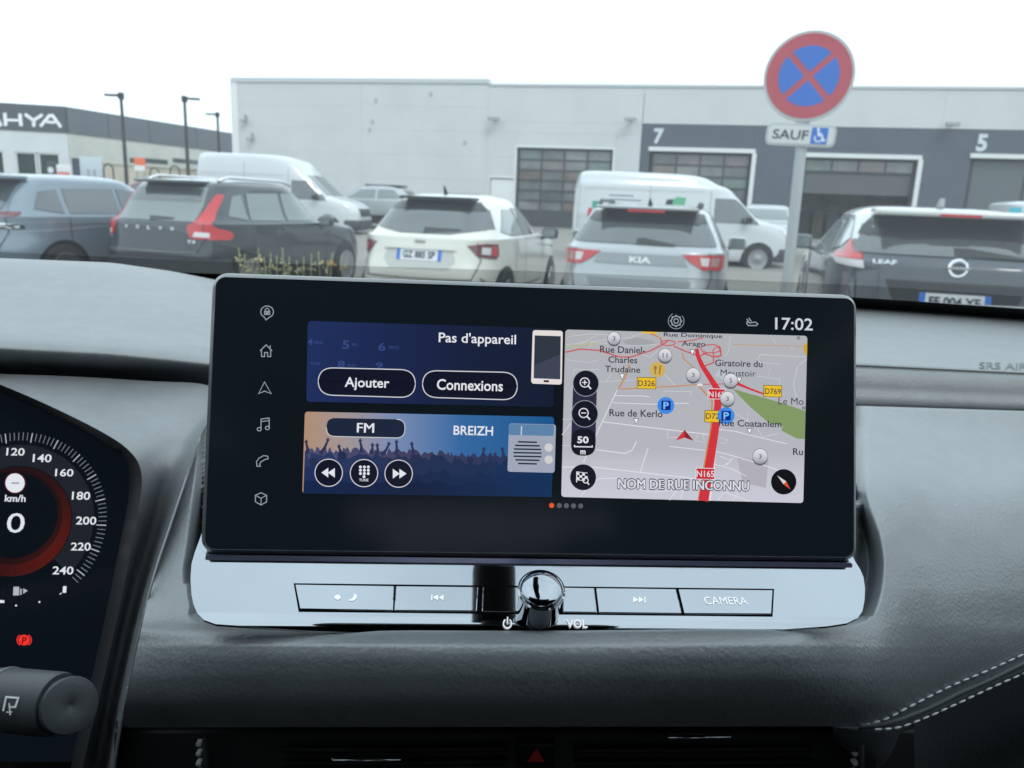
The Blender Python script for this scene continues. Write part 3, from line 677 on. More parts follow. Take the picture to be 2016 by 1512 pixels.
# ---------- white crossover in the middle
WPNT = paint('pearl_white', (.70, .69, .62))
c = Car('parked_crossover', 'white crossover with black rear window parked between black SUV and silver car', 'car', 822, 480, 9.1, 14,
        levels(4.21, 1.80, 1.58, 1.05, .62, 1.02, 3.0, 2.25, tail=(.14, .04, .0, .05), wr=.62, pr=4.6), WPNT, 'cars parked in the row ahead')
c.p('rear_window', 'rear', [(-.74, 1.17), (-.30, 1.10), (.30, 1.10), (.74, 1.17), (.62, 1.38), (.50, 1.47), (-.50, 1.47), (-.62, 1.38)], AUTOG, .014)
c.part('spoiler', xf(bevel(box(-.46, .46, -.05, .30, -.02, .02), .016, 2), Matrix.Translation((0, .60, 1.505))), TRIM, smooth=40)
c.p('wiper', 'rear', [(-.02, 1.10), (.42, 1.14), (.42, 1.16), (-.02, 1.17)], TRIM, .02)
lp = [(.56, .985), (.70, .86), (1.0, .83), (1.06, .86), (1.02, 1.0), (.80, 1.01)]
for pl_ in (lp, mirror_poly(lp)):
    sg_ = 1 if pl_ is lp else -1; l_ = c.p('tail_lamp', 'wrap', pl_, LDARK, .014, step=.05)
    q = [(sg_ * a, b) for a, b in ((.74, .89), (.88, .88), (.88, .96), (.74, .97))]; c.p('lamp_core', 'wrap', q if sg_ > 0 else q[::-1], LWHT if sg_ > 0 else LRED, .017, parent=l_, step=.05)
    q = [(sg_ * a, b) for a, b in ((.90, .88), (1.0, .86), (.99, .98), (.90, .98))]; c.p('lamp_core', 'wrap', q if sg_ > 0 else q[::-1], LRED, .017, parent=l_, step=.05)
c.p('plate_recess', 'rear', [(-.36, .70), (.36, .70), (.44, .80), (.40, .92), (-.40, .92), (-.44, .80)], mat('pearl_recess', (.50, .50, .47), .3, coat=.8), .004)
c.p('tailgate_ledge', 'rear', [(-.44, .925), (.44, .925), (.42, .955), (-.42, .955)], WPNT, .03)
c.plate('GZ 885 SP', 0, .86, .55, .13); c.text('badge_letters', 'rear', 'NISSAN', 0, 1.01, .13, .04, mat('badge_dark', (.2, .2, .21), .3, metal=.7), .012)
c.p('bumper', 'wrap', [(-1.15, .20), (1.15, .20), (1.15, .40), (-1.15, .40)], TRIM, .02, step=.1)
for x in (-.62, .62): c.p('bumper_reflector', 'wrap', [(x - .10, .46), (x + .10, .46), (x + .10, .50), (x - .10, .50)], LDARK, .016)
c.p('side_window', 'right', [(.72, 1.14), (1.10, 1.08), (1.55, 1.08), (1.55, 1.40), (1.15, 1.40)], AUTOG2); c.p('side_window', 'right', [(1.62, 1.08), (2.65, 1.08), (2.25, 1.36), (2.0, 1.42), (1.62, 1.42)], AUTOG)
c.wheels((.72, 3.3), .34); c.mirrors(2.55, 1.06, TRIM)
c.part('roof_aerial', tube([(0, .95, 1.56), (0, .88, 1.66)], [.03, .008], 8), TRIM, smooth=True)

c.p('painted_glass_shade', 'rear', [(-.60, 1.37), (.60, 1.37), (.50, 1.475), (-.50, 1.475)], TRIM, .020)  # black patch paints the spoiler's shade onto the window top
c.gaps(1.02, .60, .74, (1.12, 1.58, 2.6), .44, 1.06)
c.line('wrap', [(-.74, .62), (-1.0, .50), (-1.05, .42)]); c.line('wrap', [(.74, .62), (1.0, .50), (1.05, .42)])

# ---------- silver hatchback with dark window
SLV = paint('silver', (.42, .44, .455), metal=.35)
c = Car('parked_hatchback', 'silver hatchback with paired red tail lamps parked in front of the right van', 'car', 1260, 500, 7.8, 13.5,
        levels(4.14, 1.76, 1.48, 1.02, .50, .98, 2.95, 2.25, tail=(.14, .04, .0, .04), wr=.68, pr=4.8), SLV, 'cars parked in the row ahead', zground=.055)
c.p('rear_window', 'rear', [(-.72, 1.08), (.72, 1.08), (.68, 1.17), (.56, 1.39), (-.56, 1.39), (-.68, 1.17)], AUTOG, .014)
sp2 = c.part('spoiler', xf(bevel(box(-.52, .52, -.08, .34, -.012, .02), .010, 2), Matrix.Translation((0, .46, 1.43))), SLV, smooth=40)
c.part('brake_light', box(-.19, .19, .385, .400, 1.392, 1.414), LRED, parent=sp2)
c.p('wiper', 'rear', [(-.06, 1.08), (.32, 1.075), (.32, 1.09), (.0, 1.14), (-.06, 1.13)], TRIM, .02)
lp = [(.40, 1.005), (.52, .90), (.64, .855), (.98, .85), (1.02, .90), (1.00, 1.0), (.80, 1.005)]
lp = [(.40, 1.0), (.50, .92), (.62, .86), (.92, .85), (1.0, .88), (1.0, .97), (.94, 1.0)]
for pl_ in (lp, mirror_poly(lp)):
    sg_ = 1 if pl_ is lp else -1; l_ = c.p('tail_lamp', 'wrap', pl_, LRED, .014, step=.05)
    for m_, q in ((LWHT, ((.60, .90), (.68, .89), (.68, .975), (.58, .975))), (mat('lamp_amber_grey', (.42, .25, .22), .2, coat=.5), ((.71, .89), (.84, .89), (.84, .975), (.71, .975)))):
        q = [(sg_ * a, b) for a, b in q]; c.p('lamp_core', 'wrap', q if sg_ > 0 else q[::-1], m_, .017, parent=l_, step=.05)
c.text('badge_letters', 'rear', 'KIA', 0, .93, .21, .06, mat('badge_white', (.78, .8, .8), .3), .014, .03)
c.p('tailgate_recess', 'rear', [(-.46, .60), (.46, .60), (.52, .74), (-.52, .74)], mat('silver_recess', (.30, .32, .335), .35, metal=.3, coat=.6), .004)
c.p('bumper', 'wrap', [(-1.12, .18), (1.12, .18), (1.12, .48), (-1.12, .48)], mat('bumper_grey', (.06, .065, .07), .5), .02, step=.1)
c.plate('GK 452 BN', 0, .46, off=.035)
for poly in ([(.62, 1.08), (.9, 1.04), (1.5, 1.04), (1.5, 1.33), (1.0, 1.33)], [(1.57, 1.04), (2.6, 1.04), (2.2, 1.30), (1.57, 1.34)]): c.p('side_window', 'right', poly, AUTOG)
c.wheels((.75, 3.3), .33); c.mirrors(2.5, 1.02, SLV)
for sx in (-1, 1): c.part('roof_rail', tube([(sx * .50, .62, 1.43), (sx * .52, .78, 1.495), (sx * .53, 1.9, 1.50), (sx * .52, 2.15, 1.44)], .02, 8), TRIM, smooth=True)
c.part('roof_aerial', tube([(0, .85, 1.46), (0, .78, 1.53)], [.03, .008], 8), TRIM, smooth=True)

c.p('painted_glass_shade', 'rear', [(-.60, 1.30), (-.50, 1.285), (.50, 1.285), (.60, 1.30), (.56, 1.395), (-.56, 1.395)], TRIM, .020)  # painted shade below the spoiler, darkens the top of the glass
c.p('tailgate_shade_band', 'rear', [(-.46, .885), (.46, .885), (.42, .985), (-.42, .985)], mat('silver_shaded', (.25, .265, .28), .3, metal=.35, coat=1), .013)  # darker silver patch paints the shade of the tailgate crease
c.gaps(1.02, .56, .74, (1.04, 1.53, 2.6), .44, 1.02)

# ---------- black electric hatchback with white roof
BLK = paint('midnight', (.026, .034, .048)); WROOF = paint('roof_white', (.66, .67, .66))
c = Car('parked_hatchback', 'black hatchback with white roof and round emblem parked right of the sign', 'car', 1893, 524, 6.25, 15.5,
        levels(4.48, 1.86, 1.60, 1.16, .44, 1.08, 3.15, 2.4, tail=(.14, .04, .0, .05), wr=.70, pr=4.6), BLK, 'cars parked in the row ahead')
c.p('rear_window', 'rear', [(-.74, 1.20), (.74, 1.20), (.74, 1.26), (.66, 1.43), (.55, 1.49), (-.55, 1.49), (-.66, 1.43), (-.74, 1.26)], AUTOG, .014)
# white roof skin over the upper shell
P = []
for z, yr, yf, w, p in c.b.d:
    if z < 1.495: continue
    P.append([Vector((1.004 * w * math.copysign(abs(math.cos(th)) ** (2 / p), math.cos(th)), (yr + yf) / 2 + 1.004 * (yf - yr) / 2 * math.copysign(abs(math.sin(th)) ** (2 / p), math.sin(th)), z + .004)) for th in [2 * math.pi * (k + .5) / 88 for k in range(88)]])
V, F = grid(P, closed=True); F.append(tuple((len(P) - 1) * 88 + k for k in range(88)))
rf = c.part('roof', fix((V, F)), WROOF, smooth=True, label='white roof'); c.part('roof_aerial', bevel(fix(prism([(0, 0), (.16, 0), (.05, .075), (.02, .075)], lambda a, b, d: Vector((d, .95 + a, 1.60 + b)), -.02, .02)), .006), mat('aerial_grey', (.3, .31, .31), .4), parent=rf)
c.part('spoiler', xf(bevel(box(-.62, .62, -.12, .34, -.025, .03), .024, 3), Matrix.Translation((0, .38, 1.535))), WROOF, smooth=40)
c.part('brake_light', box(-.15, .15, .252, .262, 1.515, 1.535), LRED)
for sx in (1, -1):
    pl_ = [(sx * a, b) for a, b in ((.72, 1.14), (1.18, 1.14), (1.14, 1.19), (.98, 1.20), (.92, 1.29), (.88, 1.30), (.80, 1.20), (.72, 1.19))]
    l_ = c.p('tail_lamp', 'wrap', pl_ if sx > 0 else pl_[::-1], LRED, .014, step=.05)
    pl_ = [(sx * a, b) for a, b in ((.70, 1.07), (1.08, 1.09), (1.16, 1.135), (.71, 1.135))]; c.p('lamp_core', 'wrap', pl_ if sx > 0 else pl_[::-1], LWHT, .013, parent=l_, step=.05)
    pl_ = [(sx * a, b) for a, b in ((.93, 1.30), (1.12, 1.22), (1.36, 1.34), (1.16, 1.48), (.97, 1.44))]; c.p('pillar_panel', 'wrap', pl_ if sx > 0 else pl_[::-1], mat('pillar_silver', (.5, .52, .53), .25, coat=1), .008, step=.06)
lg = c.b.surf('rear', 0, 1.115)[0]
c.p('painted_glass_shade', 'rear', [(-.70, 1.345), (-.35, 1.325), (0, 1.345), (.35, 1.345), (.70, 1.315), (.66, 1.43), (.55, 1.488), (-.55, 1.488), (-.66, 1.43)], TRIM, .020)  # painted dark top of the glass, above the bright sky reflection
for sx in (1, -1):
    pl_ = [(sx * a, b) for a, b in ((.78, 1.30), (.86, 1.30), (.90, 1.50), (.66, 1.52), (.62, 1.50), (.72, 1.44))]; c.p('roof_pillar', 'wrap', pl_ if sx > 0 else pl_[::-1], WROOF, .016, step=.05)
c.p('pale_wing_reflection', 'left', [(2.5, .55), (4.2, .50), (4.2, 1.02), (3.1, 1.10), (2.5, 1.08)], WROOF, .014, label='pale front wing and door')  # white patch paints a bright reflection on the dark side
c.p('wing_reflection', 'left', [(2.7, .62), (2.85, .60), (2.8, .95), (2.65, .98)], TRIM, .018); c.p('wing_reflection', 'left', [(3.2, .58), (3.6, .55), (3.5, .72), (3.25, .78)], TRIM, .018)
c.gaps(1.14, .70, .84, (1.02, 1.73, 2.48), .44, 1.14, 'left')
em = c.part('emblem', lathe(lg + Vector((0, -.004, 0)), (0, -1, .12), [(.074, 0), (.077, .012), (.070, .020), (.056, .020), (.052, .012)], 36), mat('chrome', (.75, .76, .78), .12, metal=1), smooth=40)
c.part('emblem_field', lathe(lg + Vector((0, -.022, 0)), (0, -1, .12), [(.050, 0), (.051, .003)], 30), mat('emblem_dark', (.03, .035, .045), .3), parent=em)
c.part('emblem_bar', bevel(box(-.083, .083, lg.y - .036, lg.y - .022, 1.104, 1.126), .003), MATS['chrome'], parent=em)
c.text('model_letters', 'rear', 'LEAF', -.53, 1.135, .17, .035, MATS['badge_silver'], .012); c.text('model_letters', 'rear', 'ELECTRIC', .56, 1.12, .18, .03, mat('badge_blue', (.25, .40, .70), .3, metal=.5), .012)
c.p('wiper', 'rear', [(-.02, 1.21), (.50, 1.20), (.50, 1.215), (.10, 1.27), (-.02, 1.27)], TRIM, .02)
c.p('plate_recess', 'rear', [(-.42, .76), (.42, .76), (.52, 1.0), (-.52, 1.0)], TRIM, .004); c.plate('FF 004 XE', 0, .85, .52, .12)
c.p('bumper', 'wrap', [(-1.15, .18), (1.15, .18), (1.15, .55), (-1.15, .55)], BLK, .02, step=.1)
c.p('bumper_panel', 'wrap', [(-.98, .60), (-.74, .60), (-.78, .98), (-.94, 1.02)], mat('bumper_gloss', (.09, .10, .115), .2, coat=1), .014)
for md in ('left', 'right'):
    for poly in ([(.72, 1.22), (1.0, 1.18), (1.7, 1.17), (1.7, 1.45), (1.05, 1.46)], [(1.77, 1.17), (2.95, 1.17), (2.45, 1.41), (2.2, 1.45), (1.77, 1.46)]): c.p('side_window', md, poly, AUTOG2)
c.wheels((.78, 3.48), .33); c.mirrors(2.75, 1.16, BLK)

# ---------- vans
VANW = paint('van_white', (.60, .62, .64), .35)
def van_levels(L, W, H, nose, hood_z, cowl, top, wr=.90):
    w = W / 2
    return [(.28, .10, L - .15, w * .92, 8), (.40, .02, L - .02, w * .97, 8), (.65, 0, L, w, 7), (.90, .0, L - .04, w, 7), (hood_z - .08, 0, L - .16, w, 7), (hood_z + .06, 0, L - .42, w * .995, 7), (hood_z + .16, 0, cowl, w * .99, 7),
            (hood_z + .38, .01, cowl - .30, w * .975, 7), (hood_z + .70, .02, cowl - .66, w * .955, 7), (hood_z + .88, .03, top, w * .945, 7), (H - .22, .05, top - .30, w * wr, 6), (H - .09, .08, top - .55, w * (wr - .04), 5), (H - .03, .14, top - .85, w * (wr - .10), 4.5), (H - .005, .3, top - 1.3, w * (wr - .25), 4), (H, .8, top - 1.9, w * .4, 3)]
def van(name, label, px, py, depth, head, L, H, graphics, zg=None):
    c = Car(name, label, 'van', px, py, depth, head, van_levels(L, 2.0, H, L, 1.15, L - .88, L - 1.75), VANW, 'white vans behind the parked row', zground=zg)
    n = L - 2.35
    c.p('cab_window', 'right', [(n + .18, 1.22), (L - 1.02, 1.20), (L - 1.08, 1.28), (L - 1.50, 1.70), (L - 1.66, 1.80), (n + .18, 1.80)], AUTOG)
    c.p('windscreen', 'front', [(-.80, 1.36), (.80, 1.36), (.76, 1.66), (.70, 1.98), (-.70, 1.98), (-.76, 1.66)], AUTOG2)
    c.p('grille', 'front', [(-.55, .74), (.55, .74), (.60, .98), (-.60, .98)], TRIM, .012); c.p('bumper', 'front', [(-.95, .30), (.95, .30), (.95, .62), (-.95, .62)], mat('bumper_grey', (.06, .065, .07), .5), .02)
    for sx in (-1, 1):
        hl = [(sx * a, b) for a, b in ((.62, .86), (.90, .84), (.92, 1.10), (.80, 1.10))]; c.p('headlamp', 'front', hl if sx > 0 else hl[::-1], LWHT, .014)
    c.wheels((1.05, L - .98), .36, sides=(1, -1)); c.mirrors(L - 1.35, 1.28, TRIM, sides=(1,))
    c.p('door_seam', 'right', [(n + .06, .5), (n + .085, .5), (n + .085, H - .4), (n + .06, H - .4)], mat('seam_grey', (.35, .36, .37), .6), .003)
    c.p('door_seam', 'right', [(1.75, .5), (1.775, .5), (1.775, H - .3), (1.75, H - .3)], MATS['seam_grey'], .003)
    c.p('rubbing_strip', 'right', [(.15, .60), (n, .60), (n, .68), (.15, .68)], TRIM, .012)
    c.p('pressed_crease', 'right', [(.25, 1.92), (n - .1, 1.92), (n - .1, 1.945), (.25, 1.945)], mat('crease_white', (.52, .54, .56), .5), .004); c.p('pressed_crease', 'right', [(.25, 1.15), (n - .1, 1.15), (n - .1, 1.175), (.25, 1.175)], MATS['crease_white'], .004)
    c.p('tail_lamp', 'wrap', [(1.02, .95), (1.12, .95), (1.12, 1.45), (1.02, 1.45)], LRED, .012, step=.06)
    if graphics:
        for k in range(4): c.p('side_print_line', 'right', [(.75, 1.76 - .10 * k), (1.35 + .2 * (k % 2), 1.76 - .10 * k), (1.35 + .2 * (k % 2), 1.79 - .10 * k), (.75, 1.79 - .10 * k)], ink((120, 130, 150)), .006)
        c.p('side_print_square', 'right', [(.35, 1.45), (.55, 1.45), (.55, 1.62), (.35, 1.62)], ink((60, 150, 130)), .006)
        c.p('side_logo', 'right', [(2.12, 1.48), (2.30, 1.46), (2.34, 1.74), (2.18, 1.72)], ink((40, 46, 54)), .007); c.p('side_logo', 'right', [(2.28, 1.50), (2.62, 1.60), (2.66, 1.78), (2.42, 1.80), (2.30, 1.70)], ink((90, 170, 130)), .006)
        c.text('side_letters', 'right', 'HYGIE', 2.6, 1.50, .75, .10, ink((70, 80, 96)), .008)
    return c
vR = van('white_van', 'white panel van with green side print behind the silver hatchback', 1128, 470, 20.8, 89, 5.55, 2.36, True, .0)
vL = van('white_van', 'tall plain white van behind the black SUV', 410, 420, 27.0, 96, 5.5, 2.58, False, .12)

# ---------- smaller vehicles behind
c = Car('distant_crossover', 'pale silver crossover with dark roof against the workshop wall', 'car', 832, 410, 30, -80, levels(4.3, 1.8, 1.58, 1.05, .6, 1.0, 3.0, 2.2), SLV, 'cars in the yard behind')
for md in ('left', 'right'):
    for poly in ([(.55, 1.12), (1.5, 1.08), (1.5, 1.42), (.9, 1.42)], [(1.57, 1.08), (2.7, 1.08), (2.2, 1.40), (1.57, 1.42)]): c.p('side_window', md, poly, AUTOG2)
c.p('rear_window', 'rear', [(-.55, 1.12), (.55, 1.12), (.48, 1.42), (-.48, 1.42)], AUTOG); c.p('windscreen', 'front', [(-.62, 1.12), (.62, 1.12), (.55, 1.44), (-.55, 1.44)], AUTOG2)
c.wheels((.8, 3.4), .33); c.p('sill_trim', 'left', [(.2, .2), (4.0, .2), (4.0, .5), (.2, .5)], TRIM, .01); c.both('tail_lamp', [(.55, .92), (1.0, .92), (1.0, 1.0), (.55, 1.02)], LDARK, .012, 'wrap')
c.part('roof_panel', xf(bevel(box(-.52, .52, .75, 2.1, -.02, .03), .02, 2), Matrix.Translation((0, 0, 1.565))), TRIM, smooth=40)
c = Car('distant_car', 'pale silver car half hidden behind the nose of the right van', 'car', 1512, 450, 26, 200, levels(4.2, 1.78, 1.50, 1.0, .6, .95, 3.0, 2.2), SLV, 'cars in the yard behind')
c.p('windscreen', 'front', [(-.66, 1.06), (.66, 1.06), (.56, 1.36), (-.56, 1.36)], AUTOG2); c.wheels((.8, 3.35), .32)
for md in ('left', 'right'): c.p('side_window', md, [(.6, 1.06), (2.7, 1.05), (2.2, 1.34), (.9, 1.34)], AUTOG)
c.p('grille', 'front', [(-.4, .62), (.4, .62), (.45, .76), (-.45, .76)], TRIM, .012); c.both('headlamp', [(.5, .72), (.8, .74), (.82, .86), (.55, .82)], LWHT, .012, 'front')
c = Car('distant_car', 'dark car with a deep red roof behind the grey SUV', 'car', 238, 372, 24, 95, levels(4.1, 1.76, 1.50, 1.0, .6, .95, 2.9, 2.2), paint('dark_red', (.12, .02, .025)), 'cars in the yard behind')
for md in ('left', 'right'): c.p('side_window', md, [(.6, 1.06), (2.6, 1.05), (2.2, 1.34), (.9, 1.34)], AUTOG)
c.p('rear_window', 'rear', [(-.5, 1.06), (.5, 1.06), (.45, 1.34), (-.45, 1.34)], AUTOG); c.wheels((.8, 3.3), .32)
c = Car('distant_van', 'small white and turquoise van cut off by the right edge behind the black hatchback', 'van', 2075, 450, 17.5, 15, levels(4.3, 1.8, 1.78, 1.1, .10, 1.05, 3.3, 2.5, wr=.82), VANW, 'cars in the yard behind', zground=.22)
c.p('rear_window', 'rear', [(-.60, 1.16), (.60, 1.16), (.56, 1.52), (-.56, 1.52)], AUTOG2); c.p('side_window', 'left', [(1.9, 1.15), (3.0, 1.15), (2.6, 1.55), (1.9, 1.58)], AUTOG)
c.p('side_graphic', 'left', [(.4, .8), (1.8, .8), (1.8, 1.45), (.4, 1.45)], ink((110, 190, 205)), .005); c.p('tail_graphic', 'wrap', [(-1.15, 1.0), (-.64, 1.0), (-.62, 1.62), (-.95, 1.62)], ink((90, 195, 215)), .010); c.wheels((.8, 3.4), .33); c.both('tail_lamp', [(.84, .9), (.95, .9), (.95, 1.3), (.84, 1.3)], LRED, .012, 'wrap')

# ================================================================== DRY FLOWERING WEEDS IN THE PLANTING STRIP
STEM = mat('weed_stem', (.24, .26, .12), .8); BLOOM = mat('weed_bloom', (.50, .45, .26), .8, noise=(60, .3)); BLOOM2 = mat('weed_bloom_yellow', (.62, .40, .10), .8)
rw2 = random.Random(11)
spec = [(470, 488), (482, 500), (497, 508), (509, 488), (520, 505), (533, 498), (545, 503), (556, 488), (570, 505), (584, 512), (598, 506), (613, 500), (627, 495), (655, 497), (672, 503), (560, 515), (490, 515), (645, 512)]
lbl = ['tallest pale weed at the left end before the black SUV', 'dry weed with yellow tips at the right end of the clump']
for i, (x, y) in enumerate(spec):
    dpt = 3.5 + rw2.uniform(-.25, .35); tip = PD(x, y, dpt); bx, by = tip.x + rw2.uniform(-.06, .06), tip.y + rw2.uniform(-.08, .08)
    lab = 'tall pale weed at the left end of the dry clump' if i == 0 else 'dry weed with yellow tips at the right end of the clump' if i == 14 else 'pale dry flowering weed in the clump before the black SUV'
    t = Thing('dry_weed', lab, 'plant', (bx, by, .10), 0, 'dry weeds in front of the black SUV')
    mid = Vector(((bx + tip.x) / 2 + rw2.uniform(-.03, .03), (by + tip.y) / 2, .10 + (tip.z - .1) * .55))
    path = catmull([tuple(Vector((bx, by, .09))), tuple(mid), tuple(tip)], 6); path = [Vector(p) for p in path]
    t.part('stem', tube(path, [.006 - .0035 * k / 12 for k in range(13)], 6), STEM, smooth=True)
    fl = []
    for k in range(26):
        u = 1 - .42 * rw2.random() ** 1.3; p = path[min(12, int(u * 12))] + Vector((rw2.gauss(0, .014), rw2.gauss(0, .014), rw2.gauss(0, .012))) * (1.5 - .9 * (u - .55) / .45)
        a = Vector((rw2.gauss(0, 1), rw2.gauss(0, 1), rw2.gauss(0, 1))).normalized(); b = a.orthogonal().normalized(); cc = a.cross(b); r_ = rw2.uniform(.005, .010)
        fl.append(([p + b * r_, p + cc * r_ * .7, p - b * r_, p - cc * r_ * .7, p + a * r_ * .5, p - a * r_ * .5], [(0, 1, 4), (1, 2, 4), (2, 3, 4), (3, 0, 4), (1, 0, 5), (2, 1, 5), (3, 2, 5), (0, 3, 5)]))
    t.part('flower_head', join(*fl), BLOOM2 if i in (13, 14) else BLOOM)
    lf = []
    for k in range(7):
        p = path[rw2.randint(3, 10)]; ang = rw2.uniform(0, 6.28); d_ = Vector((math.cos(ang), math.sin(ang), .5)).normalized(); sd2 = d_.cross(zv).normalized() * .012; l2 = rw2.uniform(.06, .12)
        lf.append(([p, p + d_ * l2 * .5 + sd2, p + d_ * l2 - zv * .02, p + d_ * l2 * .5 - sd2], [(0, 1, 2, 3)]))
    t.part('foliage', join(*lf), mat('weed_leaf', (.13, .15, .06), .7))

# ================================================================== CAR INTERIOR
PAD = mat('dash_soft_plastic', (.222, .235, .246), .42, spec=.5, ior=1.8, noise=(60, .08), bump=(700, .4, .0008))
PADL = mat('dash_leatherette', (.245, .26, .273), .38, spec=.5, ior=2.1, noise=(40, .08), bump=(430, .40, .0010))
dusty(PAD, 130, .05); dusty(PADL, 110, .045)
DARKP = mat('dark_plastic', (.018, .019, .021), .45)
VENTB = mat('vent_black', (.008, .008, .009), .5, spec=.3)
PIANO = mat('piano_black', (.40, .42, .45), .03, metal=1.0)
CHROME = mat('chrome', (.75, .76, .78), .12, metal=1.0)
SATIN = mat('satin_metal', (.55, .56, .58), .28, metal=1.0)
THREAD = mat('stitch_thread', (.75, .76, .75), .7)
FABRIC = mat('seat_fabric', (.03, .031, .033), .85, bump=(500, .4, .002))
LINING = mat('roof_lining', (.05, .05, .05), .95, bump=(700, .3, .001))

# ---------- windscreen and the shell of the cabin behind the lens
def rel(x, y, z): return Vector((x, y, CAM_Z + z))
WS0, WS1 = (1.02, -.145), (.06, .30)            # windscreen foot and header: (Y, z from lens)
CXC = .04                                       # middle of the cabin
ws = Thing('windscreen', 'raked clear windscreen across the whole front of the cabin', 'windscreen', rel(CXC, 1.02, -.145))
def wsp(u, t, off=0):                           # u -1..1 across, t 0 foot .. 1 header, gentle curve
    hw = .74 - .10 * t; y = WS0[0] + (WS1[0] - WS0[0]) * t - .10 * u * u * (1 - .4 * t); z = WS0[1] + (WS1[1] - WS0[1]) * t + .02 * math.sin(math.pi * t)
    return rel(CXC + u * hw, y - off * .42, z - off * .9)
ws.part('glass', grid([[wsp(-1 + 2 * i / 24, j / 16) for i in range(25)] for j in range(17)]), thin_glass('windscreen_glass', (.90, .945, .945), 1.42, .03), smooth=True)
def pxy(p):
    d = p - CO; k = d.dot(CF); return CX + FPX * d.dot(CR) / k, CY - FPX * d.dot(CU) / k
def frit_t(u, lift):                            # how far the black enamel reaches up the glass
    lo, hi = 0.0, .35
    for _ in range(24):
        m = (lo + hi) / 2; x, y = pxy(wsp(u, m)); want = float(np.interp(x, [-600, 0, 440, 1045, 1690, 2016, 2600], [500, 513, 533, 551, 579, 601, 645])) - lift
        if y > want: lo = m
        else: hi = m
    return lo
FU = [-1 + 2 * i / 40 for i in range(41)]
ws.part('frit_band', grid([[wsp(u, -.02 + (frit_t(u, 0) + .02) * k / 4, .004) for u in FU] for k in range(5)]), VENTB, smooth=True, label='black enamel band along the foot of the glass')
fm = bpy.data.materials.new('frit_dot_fade'); fm.use_nodes = True; MATS['frit_dot_fade'] = fm; nt = fm.node_tree; nt.nodes.clear()
_o = nt.nodes.new('ShaderNodeOutputMaterial'); _m = nt.nodes.new('ShaderNodeMixShader'); _t = nt.nodes.new('ShaderNodeBsdfTransparent'); _d = nt.nodes.new('ShaderNodeBsdfDiffuse'); _d.inputs[0].default_value = (.01, .011, .012, 1)
_m.inputs[0].default_value = .36; nt.links.new(_t.outputs[0], _m.inputs[1]); nt.links.new(_d.outputs[0], _m.inputs[2]); nt.links.new(_m.outputs[0], _o.inputs[0])
ws.part('frit_fade', grid([[wsp(u, frit_t(u, .3 + 24 * k / 2), .004) for u in FU] for k in range(3)]), fm, smooth=True, label='fine dot fade above the black band')
cowl = ws.part('cowl', grid([[rel(CXC + x * .76, y - .10 * x * x, z) for x in [-1 + k / 10 for k in range(21)]] for y, z in ((1.03, -.150), (1.07, -.142), (1.13, -.150), (1.22, -.20))]), DARKP, smooth=True, label='black plastic cowl below the glass')
ws.part('wiper_arm', tube([rel(-.55, 1.06, -.125), rel(-.2, 1.075, -.118), rel(.25, 1.08, -.120), rel(.60, 1.06, -.128)], .006, 8), VENTB, smooth=True)

cb = Thing('car_cabin', 'dark cabin shell of the car around the dashboard', 'car interior', rel(CXC, -.6, -1.1))
def slab(pts, t):                               # a quad with thickness, pts anticlockwise seen from inside
    a, b, c, d = [Vector(p) for p in pts]; n = (b - a).cross(d - a).normalized() * t
    V = [a, b, c, d, a + n, b + n, c + n, d + n]
    return fix((V, [(0, 1, 2, 3), (7, 6, 5, 4), (0, 4, 5, 1), (1, 5, 6, 2), (2, 6, 7, 3), (3, 7, 4, 0)]))
cb.part('roof_lining', grid([[rel(CXC + x * .64, y, z - .03 * x * x) for x in [-1 + k / 5 for k in range(11)]] for y, z in ((.07, .30), (.0, .325), (-.3, .345), (-.8, .35), (-1.5, .32), (-1.9, .26))]), LINING, smooth=True)
for sx in (-1, 1):
    X = lambda w: CXC + sx * w
    cb.part('windscreen_pillar', tube([rel(X(.78), 1.0, -.16), rel(X(.70), .5, .09), rel(X(.645), .05, .30)], .035, 8), LINING, smooth=True)
    cb.part('door_panel', bbox_(min(X(.72), X(.80)), max(X(.72), X(.80)), -1.7, .95, CAM_Z - 1.2, CAM_Z - .13, .02), FABRIC)
    cb.part('door_pillar', slab([rel(X(.75), -.45, -.13), rel(X(.75), -.62, -.13), rel(X(.66), -.62, .30), rel(X(.66), -.45, .30)], .03), LINING)
    cb.part('rear_quarter', slab([rel(X(.75), -1.2, -.13), rel(X(.75), -1.9, -.13), rel(X(.66), -1.9, .28), rel(X(.66), -1.3, .30)], .03), LINING)
    cb.part('side_window', slab([rel(X(.752), .55, -.13), rel(X(.752), -1.2, -.13), rel(X(.662), -1.2, .30), rel(X(.662), .12, .27)], .004), thin_glass('side_glass', (.45, .5, .49), 1.42))
    for yy in (-.55, -1.35):
        seat = join(bbox_(X(.36) - .24, X(.36) + .24, yy - .12, yy + .02, CAM_Z - .75, CAM_Z - .12, .05, 3), bbox_(X(.36) - .13, X(.36) + .13, yy - .10, yy, CAM_Z - .09, CAM_Z + .10, .04, 3), bbox_(X(.36) - .24, X(.36) + .24, yy, yy + .42, CAM_Z - .78, CAM_Z - .60, .05, 3))
        cb.part('seat', seat, FABRIC, smooth=30)
cb.part('tail_wall', bbox_(CXC - .74, CXC + .74, -1.98, -1.92, CAM_Z - 1.2, CAM_Z - .02, .02), FABRIC)
cb.part('floor_carpet', bbox_(CXC - .8, CXC + .8, -1.9, 1.0, CAM_Z - 1.22, CAM_Z - 1.18, .01), FABRIC)
cb.part('bulkhead', bbox_(CXC - .8, CXC + .8, 1.00, 1.03, CAM_Z - 1.2, CAM_Z - .20, .01), DARKP)

